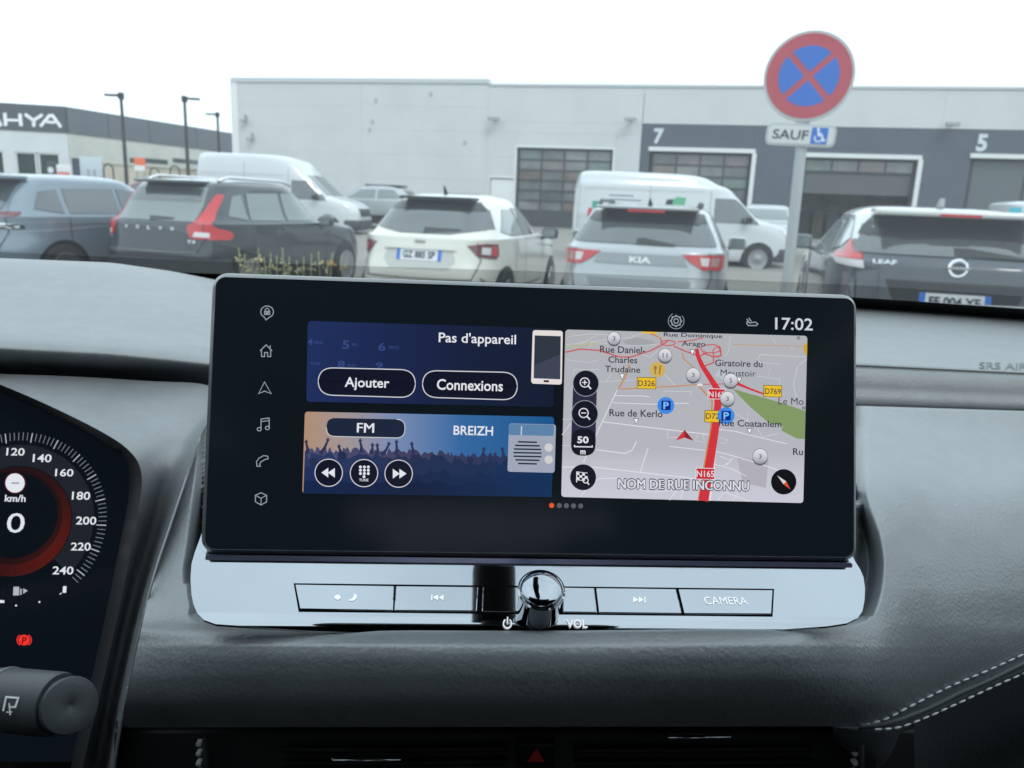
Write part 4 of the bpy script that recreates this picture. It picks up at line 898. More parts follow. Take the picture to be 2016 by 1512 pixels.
# mirror with its sensor housing, mirrored in the glossy strip under the display
mr = Thing('rearview_mirror', 'black rear-view mirror hanging from the top of the windscreen', 'mirror', rel(CXC, .30, .19))
mr.part('sensor_housing', bevel(box(CXC - .026, CXC + .012, .225, .458, CAM_Z + .120, CAM_Z + .165), .016, 4), VENTB, smooth=40)
mr.part('stem', tube([rel(CXC - .007, .27, .13), rel(CXC - .007, .215, .11)], .012, 12), DARKP, smooth=40)
mr.part('mirror_shell', bevel(box(CXC - .16, CXC + .10, .17, .212, CAM_Z + .085, CAM_Z + .155), .015, 3), DARKP, smooth=40)
mr.part('mirror_glass', box(CXC - .155, CXC + .095, .168, .1695, CAM_Z + .09, CAM_Z + .15), mat('mirror_silver', (.8, .8, .8), .02, metal=1.0))

# ---------- dashboard: upper pad, cluster surround, central pad, lower trim
dash = Thing('dashboard', 'charcoal moulded dashboard with padded ledges and white twin stitching', 'dashboard', rel(CXC, .5, -.6))
def interp_cols(tab, x):
    xs = [t[0] for t in tab]; n = len(tab[0][1])
    return [np.interp(x, xs, [t[1][k][0] for t in tab]) for k in range(n)], [np.interp(x, xs, [t[1][k][1] for t in tab]) for k in range(n)]
# upper pad: per column px: (py, Y) from the far edge to under the lip
up = [(-900, [(490, .76), (504, .71), (548, .62), (596, .55), (618, .528), (634, .516), (652, .513), (676, .530), (700, .556), (704, .62)]),
      (-420, [(498, .80), (512, .74), (560, .64), (612, .565), (636, .540), (653, .527), (672, .524), (698, .542), (724, .570), (728, .63)]),
      (0,    [(508, .80), (522, .745), (580, .655), (638, .575), (660, .549), (676, .537), (692, .534), (714, .553), (738, .580), (742, .64)]),
      (220,  [(517, .81), (532, .755), (590, .665), (652, .585), (672, .562), (688, .549), (703, .546), (724, .565), (747, .590), (750, .65)]),
      (340,  [(534, .83), (548, .775), (600, .68), (664, .60), (684, .577), (700, .565), (714, .562), (732, .580), (754, .602), (757, .66)]),
      (430,  [(552, .86), (563, .80), (612, .70), (676, .61), (696, .589), (711, .577), (723, .574), (740, .592), (761, .612), (764, .67)]),
      (900,  [(566, .97), (575, .90), (620, .78), (690, .645), (708, .628), (722, .62), (740, .618), (760, .617), (784, .618), (788, .65)]),
      (1690, [(588, .99), (597, .93), (640, .80), (708, .660), (722, .646), (730, .641), (746, .637), (764, .634), (797, .630), (801, .66)]),
      (2016, [(604, .98), (614, .92), (660, .79), (724, .660), (738, .646), (746, .641), (760, .637), (778, .634), (807, .630), (811, .66)]),
      (2500, [(628, .94), (640, .88), (690, .76), (748, .655), (762, .642), (770, .637), (784, .634), (800, .632), (826, .628), (830, .65)]),
      (3000, [(655, .88), (668, .82), (722, .72), (776, .645), (790, .634), (798, .630), (812, .628), (828, .626), (850, .623), (854, .645)])]
cols = [(x, np.array(r, float)) for x, r in up]
xs_ = np.concatenate([np.linspace(-900, 430, 56), np.linspace(460, 3000, 74)])
rows_p = []
cx_arr = np.array([c[0] for c in cols], float)
for x in xs_:
    pr = np.array([[np.interp(x, cx_arr, [c[1][k][j] for c in cols]) for j in (0, 1)] for k in range(10)])
    sm = catmull(pr, 5)
    rows_p.append([PY(x, q[0], q[1]) for q in sm])
dash.part('upper_pad', grid(rows_p), PAD, smooth=True)
dash.part('demister_shelf', grid([[rel(CXC + x * .76, y - .06 * x * x, z) for x in [-1 + k / 10 for k in range(21)]] for y, z in ((.60, -.185), (.80, -.165), (1.0, -.150))]), DARKP, smooth=True)
# embossed airbag lettering on the passenger side of the upper pad
def upY(x, py):
    pr = np.array([[np.interp(x, cx_arr, [c[1][k][j_] for c in cols]) for j_ in (0, 1)] for k in range(10)]); sm = catmull(pr, 8)
    return float(np.interp(py, sm[:, 0], sm[:, 1]))
v_, f_, _ = text2('SRS AIRBAG', .01)
ev = []
for a, b in v_:
    x = 1928 + 150 * a; py = 725 + 5 * a - 13 * b; ev.append(PY(x, py, upY(x, py) - .0022))
dash.part('embossed_lettering', (ev, f_), mat('emboss', (.135, .142, .15), .5))

# cluster surround: pairs (inner edge, outer edge) along the opening
sur = [((-900, 420, .54), (-900, 690, .556)), ((-420, 590, .53), (-420, 716, .57)), ((-150, 700, .52), (-150, 728, .575)), ((0, 757, .515), (0, 736, .546)), ((100, 800, .496), (140, 741, .551)), ((200, 850, .472), (290, 750, .560)),
       ((253, 886, .458), (410, 759, .566)), ((277, 925, .455), (425, 800, .525)), ((276, 985, .445), (394, 862, .470)), ((258, 1080, .425), (347, 1000, .430)),
       ((232, 1210, .41), (293, 1170, .385)), ((196, 1370, .385), (243, 1400, .352)), ((165, 1500, .375), (218, 1560, .345)), ((140, 1640, .37), (200, 1680, .345))]
sur = catmull([[*a, *b] for a, b in sur], 6)
P_ = []
for r in sur:
    row = []
    for k in range(9):
        t = k / 8; px = r[0] + (r[3] - r[0]) * t; py = r[1] + (r[4] - r[1]) * t
        Y = r[2] + (r[5] - r[2]) * t + .046 * math.sin(math.pi * t) * (lambda q: q * q * (3 - 2 * q))(min(1, max(0, (r[1] - 890) / 260)))
        row.append(PY(px, py, Y))
    P_.append(row)
dash.part('cluster_surround', grid(P_), PAD, smooth=True)
# seam between surround and central pad
seam_tab = [(800, 425, .475 + .05), (862, 394, .473), (1000, 347, .430), (1170, 293, .383), (1400, 243, .350), (1560, 218, .343)]
sx_ = lambda py: float(np.interp(py, [s[0] for s in seam_tab], [s[1] for s in seam_tab]))
dash.part('seam_bead', tube([PY(x, y, Yq - .002) for y, x, Yq in catmull(seam_tab[1:], 6)], .0007, 8), PADL, smooth=True)

# central and passenger pad as one moulded skin
ptab_x = [200, 420, 1045, 1560, 1720, 1850, 2016, 2300]
ptab_v = [0, .06, .14, .25, .40, .55, .66, .70, .735, .76, .80, .86, .93, 1.0]
ptab_Y = [[.56, .53, .49, .455, .425, .392, .372, .3655, .362, .358, .353, .348, .348, .355],
          [.56, .53, .49, .45, .42, .388, .358, .3390, .3310, .3280, .3255, .3240, .326, .336],
          [.56, .53, .49, .44, .40, .37, .338, .3180, .3075, .3035, .3005, .2990, .301, .312],
          [.58, .55, .51, .45, .405, .375, .343, .3265, .3185, .3155, .3130, .3120, .317, .329],
          [.60, .575, .535, .475, .425, .390, .366, .3570, .3500, .3455, .3405, .3365, .338, .348],
          [.605, .585, .552, .50, .452, .420, .401, .3950, .3905, .3878, .3845, .3820, .3835, .391],
          [.605, .588, .56, .512, .470, .442, .426, .4205, .417, .415, .413, .412, .414, .419],
          [.605, .59, .57, .525, .488, .465, .452, .4490, .447, .445, .444, .444, .446, .45]]
PYT = lambda x: float(np.interp(x, [200, 400, 1700, 2016, 2300, 2900], [800, 800, 799, 809, 818, 842]))
PYB = lambda x: float(np.interp(x, [200, 1650, 1740, 1800, 1888, 2016, 2300, 2900], [1432, 1430, 1426, 1408, 1366, 1307, 1180, 1010]))
opening = [(372, 1092), (367, 1130), (373, 1190), (394, 1222), (600, 1236), (1045, 1246), (1500, 1239), (1680, 1229), (1716, 1205), (1734, 1130), (1728, 1060), (1703, 985), (1690, 900), (1690, 560), (420, 560), (396, 900), (383, 1010)]
_oc = catmull([opening[-1]] + opening[:14] , 5)[5:]; opening = [tuple(q) for q in _oc] + opening[14:]
_oa = np.array(opening); _ob = np.roll(_oa, -1, axis=0); _oe = _ob - _oa; _ol = (_oe ** 2).sum(1)
def sdist(x, y):                                # signed distance to the opening, negative inside
    if x > 1800 or y > 1300: return 99.0
    t = np.clip(((x - _oa[:, 0]) * _oe[:, 0] + (y - _oa[:, 1]) * _oe[:, 1]) / _ol, 0, 1)
    d = float(np.hypot(x - _oa[:, 0] - t * _oe[:, 0], y - _oa[:, 1] - t * _oe[:, 1]).min())
    c_ = (_oa[:, 1] > y) != (_ob[:, 1] > y)
    xi = _oe[:, 0] * (y - _oa[:, 1]) / np.where(_oe[:, 1] == 0, 1e-9, _oe[:, 1]) + _oa[:, 0]
    return -d if int((c_ & (x < xi)).sum()) % 2 else d
_TY = np.array(ptab_Y)
_vs = np.linspace(0, 1, 100)
_fine = np.array([catmull(np.stack([ptab_v, r], 1), 8) for r in ptab_Y])
def padY(x, v):
    col = [np.interp(v, f_[:, 0], f_[:, 1]) for f_ in _fine]
    # smooth across columns
    i = max(0, min(len(ptab_x) - 2, int(np.searchsorted(ptab_x, x) - 1))); t = (x - ptab_x[i]) / (ptab_x[i + 1] - ptab_x[i]); t = min(1, max(0, t))
    def m_(k):
        k0, k1 = max(0, k - 1), min(len(ptab_x) - 1, k + 1); return (col[k1] - col[k0]) / (ptab_x[k1] - ptab_x[k0])
    h = ptab_x[i + 1] - ptab_x[i]
    return (2 * t**3 - 3 * t**2 + 1) * col[i] + (t**3 - 2 * t**2 + t) * h * m_(i) + (-2 * t**3 + 3 * t**2) * col[i + 1] + (t**3 - t**2) * h * m_(i + 1)
rows_p = []
ucols = np.concatenate([np.linspace(0, .10, 60), np.linspace(.105, .70, 70), np.linspace(.703, .79, 60), np.linspace(.795, 1, 40), np.linspace(1.012, 1.27, 20)])
for v in np.concatenate([np.linspace(0, .62, 90), np.linspace(.625, 1, 90)]):
    row = []
    for u in ucols:
        py_g = 800 + v * 632
        x0 = sx_(py_g); x = x0 + (2280 - x0) * u
        py = PYT(x) + v * (PYB(x) - PYT(x))
        vv = (py - PYT(x)) / (1431 - PYT(x))
        Y = padY(x, vv)
        s = sdist(x, py); mg = 9 if (x > 1685 and py < 1215) or (x < 400 and py < 1150) else 1; k = min(1, max(0, (mg - s) / (36 if mg > 1 else 16))); Y += .055 * k * k * (3 - 2 * k) * (1 if mg > 1 else .45)
        row.append(PY(x, py, Y))
    rows_p.append(row)
rows_p.insert(0, [PY(x, y, .66) for x, y in [(425 + 1855 * u, 0) for u in ucols] for y in [PYT(x) + 9]])
pad_rows = rows_p
dash.part('padded_console_skin', grid(rows_p), PADL, smooth=True)
# lower trim under the piping
def padpt(x, py, off=0.0):
    vv = (min(py, PYB(x)) - PYT(x)) / (1431 - PYT(x)); return PY(x, py, padY(x, vv) + off)
def trim_row(off_py, dY):
    return [PY(x, PYB(x) + off_py * s_, padY(x, (PYB(x) - PYT(x)) / (1431 - PYT(x))) + dY) for x, s_ in [(xx, np.interp(xx, [1640, 1760], [.1, 1])) for xx in np.linspace(1640, 2820, 90)]]
dash.part('knee_trim', grid([trim_row(o_, d_) for o_, d_ in ((1, .001), (6, -.002), (24, -.001), (80, .004), (150, .012), (165, .022), (420, .03))]), mat('knee_trim_plastic', (.085, .092, .098), .5, bump=(500, .3, .001)), smooth=True)
pip = [(1690, 1430), (1740, 1425), (1779, 1415), (1840, 1390), (1888, 1366), (1950, 1339), (2016, 1307), (2120, 1262), (2300, 1181), (2560, 1106), (2800, 1038)]
dash.part('piping', tube([padpt(x, y - 1, -.001) for x, y in catmull(pip, 5)], .0016, 8), mat('piping_vinyl', (.10, .105, .11), .4), smooth=True)
st1 = [(1700, 1428), (1745, 1415), (1790, 1392), (1870, 1352), (1950, 1318), (2016, 1288), (2120, 1240), (2300, 1158), (2560, 1083), (2800, 1015)]
st2 = [(1722, 1436), (1770, 1432), (1830, 1410), (1888, 1384), (1950, 1355), (2016, 1326), (2120, 1282), (2300, 1202), (2560, 1127), (2800, 1060)]
for ln in (st1, st2):
    c = catmull(ln, 30); d = np.concatenate([[0], np.cumsum(np.hypot(np.diff(c[:, 0]), np.diff(c[:, 1])))])
    s = 0.0
    while s < d[-1] - 20:
        q = [(np.interp(s + o_, d, c[:, 0]), np.interp(s + o_, d, c[:, 1])) for o_ in (0, 4.5, 9.5, 14)]
        off = -.0008 if ln is st1 else -.0045
        pts = [padpt(x, y, off - (.0007 if 0 < k < 3 else 0)) for k, (x, y) in enumerate(q)]
        dash.part('stitch', tube(pts, [.0003, .00062, .00062, .0003], 6), THREAD, smooth=True)
        s += 19.5
# dark centre face below the pad with the air vents
cen = Thing('centre_air_vents', 'black centre air vents with chrome tabs below the padded console', 'air vent', PY(1040, 1560, .345))
cen.part('vent_housing', grid([[PY(x, y, Y) for x in np.linspace(225, 1800, 40)] for y, Y in ((1420, .372), (1436, .362), (1445, .360), (1620, .352))]), VENTB, smooth=True)
for x in (393, 1683):
    cen.part('side_rail', tube([PY(x + 12, 1452, .348), PY(x + 14, 1600, .345)], .0016, 8), DARKP, smooth=True)
    for k in range(7):
        a = PY(x, 1459 + 19 * k, .350); b = PY(x + 1, 1466 + 19 * k, .350)
        cen.part('chrome_stud', bevel(box(a.x - .0014, a.x + .0014, .348, .352, b.z, a.z), .0004, 1), mat('stud_silver', (.85, .86, .87), .35))
for x0, x1, y in ((652, 792, 1496), (1312, 1441, 1451)):
    p = [PY(x0, y - 6, .346), PY(x0 + 4, y, .342), PY(x1 - 4, y, .342), PY(x1, y - 6, .346)]
    cen.part('chrome_tab', tube(p, .0011, 8), CHROME, smooth=True)
for y in (1474, 1500):
    for x0, x1 in ((560, 1000), (1130, 1600)):
        cen.part('vent_slat', tube([PY(x0, y + 4, .353), PY(x1, y, .353)], .0018, 6), VENTB, smooth=True)
hz = PY(1055, 1486, .352); sc_ = .352 / FPX * 1.15
tri = [(-18, -13), (18, -13), (0, 18)]
hv = [Vector((hz.x + a * sc_, hz.y - .0012, hz.z + b * sc_)) for a, b in tri]; hv2 = [Vector((hz.x + a * sc_ * .45, hz.y - .0014, hz.z + b * sc_ * .45 - .0006)) for a, b in tri]
hb = cen.part('hazard_button', fix(bevel(box(hz.x - .010, hz.x + .010, hz.y - .001, hz.y + .004, hz.z - .007, hz.z + .007), .001)), VENTB)
cen.part('hazard_triangle', join((hv, [(0, 1, 2)]), (hv2, [(0, 1, 2)])), mat('hazard_red', (.16, .014, .012), .5, emit=(.016, .001, .001)), parent=hb)
blade = [PY(1718, 1600, .35), PY(1716, 1530, .347), PY(1722, 1470, .345), PY(1727, 1530, .349), PY(1730, 1600, .352)]
cen.part('chrome_edge_trim', (blade, [(0, 1, 2, 3, 4)]), CHROME)

# ---------- glossy control strip under the display
SC = Vector((.03973, .37728, CAM_Z - .10527)); ST = rad(15.99)
SU = Vector((1, 0, 0)); SV = Vector((0, math.sin(ST), math.cos(ST))); SN = Vector((0, -math.cos(ST), math.sin(ST)))
SW, SH = .33, .1385
def scr(px, py):
    q = on_plane(px, py, SC, SN) - SC; return q.x, q.dot(SV)
def S3(u, v, d=0.0): return SC + SU * u + SV * v + SN * d
P0 = SC - SV * (SH / 2) + SN * -.004                       # rear edge of the strip, under the display
PT = rad(24)
PDN = Vector((0, -math.cos(PT), -math.sin(PT))); PN = Vector((0, -math.sin(PT), math.cos(PT)))
def strip_uv(px, py):
    q = on_plane(px, py, P0, PN) - P0; return q.x, q.dot(PDN)
def strip3(u, s, d=0.0):                                   # s metres toward the driver; the front edge rolls over
    k = max(0, s - .034); return P0 + SU * u + PDN * s + PN * (d - 30.0 * k * k)
cp = Thing('control_strip', 'glossy black control strip with buttons and volume knob below the display', 'control panel', P0 + PDN * .02 - PN * .01)
edge = [(384, 1086), (377, 1110), (375, 1140), (377, 1170), (381, 1190), (389, 1208), (401, 1219), (424, 1226), (600, 1236), (900, 1244), (1045, 1246), (1300, 1244), (1500, 1238), (1630, 1231), (1668, 1226), (1688, 1217), (1698, 1203), (1702, 1182), (1703, 1158), (1700, 1136), (1693, 1120), (1684, 1106)]
euv = [strip_uv(*e) for e in edge]
bm = bmesh.new(); poly = [(euv[0][0], -.02)] + euv + [(euv[-1][0], -.02)]
fce = bm.faces.new([bm.verts.new((a, b, 0)) for a, b in poly])
for k in range(-10, 45):
    bmesh.ops.bisect_plane(bm, geom=bm.verts[:] + bm.edges[:] + bm.faces[:], plane_co=(0, k * .0012, 0), plane_no=(0, 1, 0))
vf = bm_vf(bm); n0 = len(vf[0])
front = [strip3(p.x, p.y) for p in vf[0]]
rim0 = [strip3(a, b) for a, b in poly]; rim1 = [strip3(a, b, -.0014) for a, b in poly]
rim = (rim0 + rim1, [(i, i + 1, i + 1 + len(poly), i + len(poly)) for i in range(len(poly) - 1)])
cp.part('gloss_fascia', fix(join((front, vf[1]))), PIANO, smooth=True)
cp.part('fascia_edge', fix(rim), PIANO)
def key(px4, bev=.0005, m=PIANO, name='button', rise=.0006):
    uv = [strip_uv(*p) for p in px4]
    return cp.part(name, bevel(fix(prism(uv, strip3, -.002, rise)), bev, 2), m)
GAP = mat('button_gap', (.001, .001, .001), .9, spec=.1)
def inset(p4, g=1.1):
    c = (sum(p[0] for p in p4) / 4, sum(p[1] for p in p4) / 4)
    return [(p[0] + (g if p[0] < c[0] else -g), p[1] + (g if p[1] < c[1] else -g)) for p in p4]
bt = [('button', [(580, 1150), (778, 1153), (775, 1205), (590, 1202)]), ('button', [(778, 1153), (943, 1155), (940, 1206), (775, 1205)]),
      ('button', [(949, 1155), (1024, 1156), (1022, 1207), (947, 1206)]), ('button', [(1108, 1156), (1171, 1157), (1177, 1209), (1106, 1208)]),
      ('button', [(1172, 1157), (1332, 1159), (1344, 1211), (1178, 1209)]), ('button', [(1334, 1159), (1522, 1161), (1519, 1212), (1346, 1211)])]
fr_ = [(578, 1148.5), (1524, 1159.5), (1521, 1214), (588, 1204.5)]
cp.part('button_recess', fix(prism([strip_uv(*p) for p in fr_], strip3, -.0022, .00012)), GAP)
keys = [key(inset(p4), name=n_) for n_, p4 in bt]
WP = mat('white_legend', (.8, .82, .83), .5, emit=(.55, .58, .6))
def legend(s, px0, py0, px1, py1, d, parent, bold=0.0, name='legend'):
    a = strip_uv(px0, py1); b = strip_uv(px1, py1); t_ = strip_uv(px0, py0)
    v_, f_, _ = text2(s, bold); cp.part(name, ([strip3(a[0] + x_ * (b[0] - a[0]), a[1] + y_ * (t_[1] - a[1]), d) for x_, y_ in v_], f_), WP, parent=parent)
legend('CAMERA', 1388, 1177, 1472, 1192, .0009, keys[5], .01)
legend('VOL', 1116, 1221, 1157, 1235, .0012, None, .02)
def mark(polys, d, parent, name='legend'):
    vfs = []
    for p in polys:
        uv = [strip_uv(*q) for q in p]; vfs.append(([strip3(a, b, d) for a, b in uv], [tuple(range(len(uv)))]))
    cp.part(name, fix(join(*vfs)), WP, parent=parent)
mark([circle(665, 1178, 6, 5), [(685, 1184), (693, 1181), (697, 1176), (697, 1171), (702, 1173), (703, 1179), (698, 1184), (691, 1186)]], .0009, keys[0])
mark([[(849, 1173), (851, 1173), (851, 1184), (849, 1184)], [(852, 1178.5), (862, 1173), (862, 1184)], [(863, 1178.5), (873, 1173), (873, 1184)]], .0009, keys[1])
mark([[(1246, 1177), (1256, 1183), (1246, 1189)], [(1257, 1177), (1267, 1183), (1257, 1189)], [(1268, 1177), (1270, 1177), (1270, 1189), (1268, 1189)]], .0009, keys[4])
pw = circle(999, 1228, 8, 7, 24, -60, 240); pv, pf = ribbon2(pw, 2.4)
bv, bf = ribbon2([(999, 1217), (999, 1228)], 2.6)
cp.part('power_legend', fix(join(([strip3(*strip_uv(*p), .0012) for p in pv], pf), ([strip3(*strip_uv(*p), .0012) for p in bv], bf))), WP)
# volume knob standing on the strip
kb_uv = strip_uv(1061, 1214); KB = strip3(kb_uv[0], kb_uv[1] - .004, -.001)
KA = (PN + Vector((0, -.10, .0))).normalized(); KR, KL = .0104, .0180
kn = cp.part('volume_knob', lathe(KB, KA, [(KR * .96, 0), (KR * .97, KL * .85), (KR * .99, KL * .9)], 48), PIANO, smooth=40)
cp.part('knob_ring', lathe(KB, KA, [(KR * 1.0, KL * .88), (KR * 1.05, KL * .93), (KR * 1.05, KL * .97), (KR * .98, KL * 1.0), (KR * .95, KL * .985)], 48), mat('dark_chrome', (.45, .46, .48), .08, metal=1.0), parent=kn, smooth=50)
cp.part('knob_cap', lathe(KB, KA, [(KR * .95, KL * .98), (KR * .92, KL * 1.02), (KR * .82, KL * 1.06), (KR * .6, KL * 1.095), (KR * .3, KL * 1.11), (KR * .02, KL * 1.115)], 48), PIANO, parent=kn, smooth=60)

# ---------- wiper stalk at the lower left
sk = Thing('wiper_stalk', 'dark grey wiper stalk with round end cap beside the instrument display', 'stalk', PY(148, 1395, .30))
sa, sb_ = PY(-260, 1352, .34), PY(128, 1388, .308)
ax_ = (sb_ - sa).normalized(); ln_ = (sb_ - sa).length
sk.part('column_shroud', tube([PY(-330, 1400, .336), PY(-330, 1396, .345), PY(-330, 1370, .42), PY(-330, 1340, .52)], [.026, .034, .040, .044], 24), DARKP, smooth=40)
STK = mat('stalk_plastic', (.088, .094, .10), .40, bump=(900, .2, .0005))
sk.part('stalk_arm', lathe(sa, ax_, [(.0125, 0), (.0128, ln_ * .62), (.0133, ln_ * .75), (.0133, ln_ * .955), (.0128, ln_ * .97)], 40), STK, smooth=40)
sk.part('collar_ring', lathe(sa, ax_, [(.01355, ln_ * .70), (.01375, ln_ * .705), (.01375, ln_ * .715), (.01355, ln_ * .72)], 40), mat('stalk_ring', (.2, .205, .21), .35), smooth=40)
capax = (ax_ * .62 + (CO - sb_).normalized() * .78).normalized()
sk.part('end_cap', lathe(sb_ + ax_ * .001, capax, [(.0105, -.004), (.0116, 0), (.0119, .0025), (.0114, .0042), (.009, .0050), (.0015, .0052), (.0006, .0046)], 40), STK, smooth=40)
def stalk_pt(px, py, d):
    r_ = ray(px, py); w_ = CO - sa; dp = r_ - ax_ * r_.dot(ax_); wp = w_ - ax_ * w_.dot(ax_)   # where the sight line meets the stalk
    a_, b_, c_ = dp.dot(dp), 2 * dp.dot(wp), wp.dot(wp) - d * d; return CO + r_ * ((-b_ - math.sqrt(max(0, b_ * b_ - 4 * a_ * c_))) / (2 * a_))
wv = []
for pts, w_, c_ in (([(6, 1400), (12, 1372), (36, 1374), (30, 1392), (18, 1392)], 4, False), ([(18, 1384), (20, 1408)], 3.4, False), ([(12, 1402), (24, 1402)], 3, False)):
    v_, f_ = ribbon2(pts, w_, c_); wv.append(([stalk_pt(a, b, .0142) for a, b in v_], f_))
sk.part('wiper_symbol', join(*wv), mat('grey_legend', (.75, .77, .78), .5, emit=(.10, .10, .10)))

# ================================================================== TOUCHSCREEN
ts = Thing('touchscreen_display', 'wide black touchscreen showing radio controls and a street map', 'touchscreen', SC - SV * (SH / 2))
R0 = .0075
HOUS = mat('display_housing', (.17, .175, .185), .30, coat=.4)
outer = rrect(-SW / 2, -SH / 2, SW / 2, SH / 2, R0, 8); inner = rrect(-SW / 2 + .0026, -SH / 2 + .0026, SW / 2 - .0026, SH / 2 - .0026, R0 - .0026, 8); midr = rrect(-SW / 2 + .0006, -SH / 2 + .0006, SW / 2 - .0006, SH / 2 - .0006, R0 - .0006, 8)
n_ = len(outer)
V = [S3(a, b, -.020) for a, b in rrect(-SW / 2 + .004, -SH / 2 + .004, SW / 2 - .004, SH / 2 - .004, R0, 8)] + [S3(a, b, -.0036) for a, b in outer] + [S3(a, b, -.0019) for a, b in midr] + [S3(a, b, .0002) for a, b in inner] + [S3(a * .999, b * .998, -.0005) for a, b in inner]
F = [tuple(range(n_))[::-1]] + [(k * n_ + i, k * n_ + (i + 1) % n_, (k + 1) * n_ + (i + 1) % n_, (k + 1) * n_ + i) for k in range(4) for i in range(n_)]
ts.part('housing', fix((V, F)), HOUS, smooth=40)
GLASSB = mat('display_glass', (.004, .006, .009), .12, spec=.12, emit=(.0042, .0068, .0095))
gl = ts.part('screen_glass', fix(prism([(a * .9992, b * .9985) for a, b in inner], S3, -.0022, -.0003)), GLASSB)
ts.part('lower_edge_trim', fix(prism(rrect(-SW / 2 + .003, -SH / 2 - .0030, SW / 2 - .003, -SH / 2 - .0002, .0012), S3, -.012, -.0008)), mat('trim_violet_grey', (.26, .26, .40), .22, metal=.5))
ts.part('mounting_neck', fix(prism([(-.11, -.055), (.11, -.055), (.11, .045), (-.11, .045)], S3, -.12, -.021)), DARKP)
LAY = .00012
def spoly(polys, layer, m, parent, name):
    vfs = []
    for p in polys:
        vfs.append(([S3(*scr(*q), LAY * layer) for q in p], [tuple(range(len(p)))]))
    return ts.part(name, fix(join(*vfs)), m, parent=parent)
def sstroke(strokes, layer, m, parent, name):
    """strokes: (points, width px, closed)"""
    vfs = []
    for pts, w_, c_ in strokes:
        v_, f_ = ribbon2(pts, w_, c_); vfs.append(([S3(*scr(*q), LAY * layer) for q in v_], f_))
    return ts.part(name, join(*vfs), m, parent=parent)
def stext(s, x0, y0, x1, y1, layer, m, parent, name='screen_text', bold=0.0):
    cxp, cyp = (x0 + x1) / 2, (y0 + y1) / 2
    u, v = scr(cxp, cyp); ul, vl = scr(x0, cyp); ur, vr = scr(x1, cyp); ut, vt = scr(cxp, y0); ub, vb = scr(cxp, y1)
    w_, h_ = math.hypot(ur - ul, 0), vt - vb
    return ts.part(name, text_on(s, S3(u - w_ / 2, v - h_ / 2, LAY * layer), SU, SV, w_, h_, bold), m, parent=parent)
A = lambda x, y: (590 + x / 3.877, 620 + y / 3.877)
B = lambda x, y: (1090 + x / 3.689, 600 + y / 3.689)
def TA(s, x0, y0, x1, y1, *a, **k): return stext(s, *A(x0, y0), *A(x1, y1), *a, **k)
def TB(s, x0, y0, x1, y1, *a, **k): return stext(s, *B(x0, y0), *B(x1, y1), *a, **k)
def quad_round(c4, r, seg=6):
    """rounded quadrilateral in picture pixels (corners clockwise from top-left)"""
    out = []
    for i in range(4):
        p = Vector(c4[i]); a = (Vector(c4[i - 1]) - p).normalized() * r; b = (Vector(c4[(i + 1) % 4]) - p).normalized() * r
        for k in range(seg + 1):
            t = k / seg; q = p + a * (1 - t) ** 2 + b * t ** 2; out.append((q.x, q.y))
    return out
def pill(x0, y0, x1, y1, x2, y2, x3, y3):
    return quad_round([(x0, y0), (x1, y1), (x2, y2), (x3, y3)], (y3 - y0) * .5, 8)
WH = glow((226, 228, 235)); LG = glow((150, 158, 168)); DK = glow((15, 18, 34)); LN = glow((205, 206, 215))

# left column of icons
ic = lambda strokes, nm: sstroke(strokes, 1, LG, gl, nm)
ic([(circle(526, 614, 12.5, 11.5, 22, 115, 430), 1.8, False), ([(520, 624), (524, 630), (530, 625)], 1.8, False), ([(521, 619), (521, 613), (531, 613), (531, 619)], 2, True), (circle(526, 612, 4, 5, 10, 180, 360), 1.6, False), ([(523, 616), (529, 616)], 3, False)], 'message_icon')
ic([([(512, 691), (524, 679), (536, 691)], 1.9, False), ([(515, 689), (515, 702), (521, 702), (521, 694), (527, 694), (527, 702), (533, 702), (533, 689)], 1.8, False), ([(532, 686), (532, 680)], 1.8, False)], 'home_icon')
ic([([(521, 752), (534, 775), (521, 770), (509, 775)], 1.9, True)], 'navigation_icon')
ic([([(514, 845), (514, 825), (530, 823), (530, 842)], 1.8, False), ([(514, 830), (530, 828)], 1.6, False), (circle(510.5, 845, 4, 3.4, 12), 1.8, True), (circle(526.5, 842.5, 4, 3.4, 12), 1.8, True)], 'music_icon')
ic([([(506, 918), (505, 909), (510, 902), (519, 897), (527, 898), (528, 903), (521, 905), (514, 909), (511, 914), (513, 918)], 1.8, True)], 'phone_icon')
ic([([(514, 970), (525, 975), (525, 988), (514, 994), (503, 988), (503, 975)], 1.8, True), ([(503, 975), (514, 981), (525, 975)], 1.6, False), ([(514, 981), (514, 994)], 1.6, False)], 'box_icon')

# phone widget
def grad(name, stops, axis='X', k=1.0, co=(0, 1)):
    """a lit picture with colours graded across the widget: stops (0..1, rgb)"""
    m = mat(name, (.005, .005, .006), .25, spec=.25, emit=(1, 1, 1), es=k); nt = m.node_tree; b = nt.nodes['Principled BSDF']
    t = nt.nodes.new('ShaderNodeTexCoord'); sp = nt.nodes.new('ShaderNodeSeparateXYZ'); mr_ = nt.nodes.new('ShaderNodeMapRange'); r = nt.nodes.new('ShaderNodeValToRGB')
    nt.links.new(t.outputs['Generated'], sp.inputs[0]); nt.links.new(sp.outputs[axis], mr_.inputs[0]); mr_.inputs[1].default_value, mr_.inputs[2].default_value = co
    nt.links.new(mr_.outputs[0], r.inputs[0]); els = r.color_ramp.elements
    for i, (p, c) in enumerate(stops):
        e = els[i] if i < 2 else els.new(p)
        e.position = p; e.color = (*lin(c), 1)
    nt.links.new(r.outputs[0], b.inputs['Emission Color']); m.cycles.emission_sampling = 'NONE'; return m
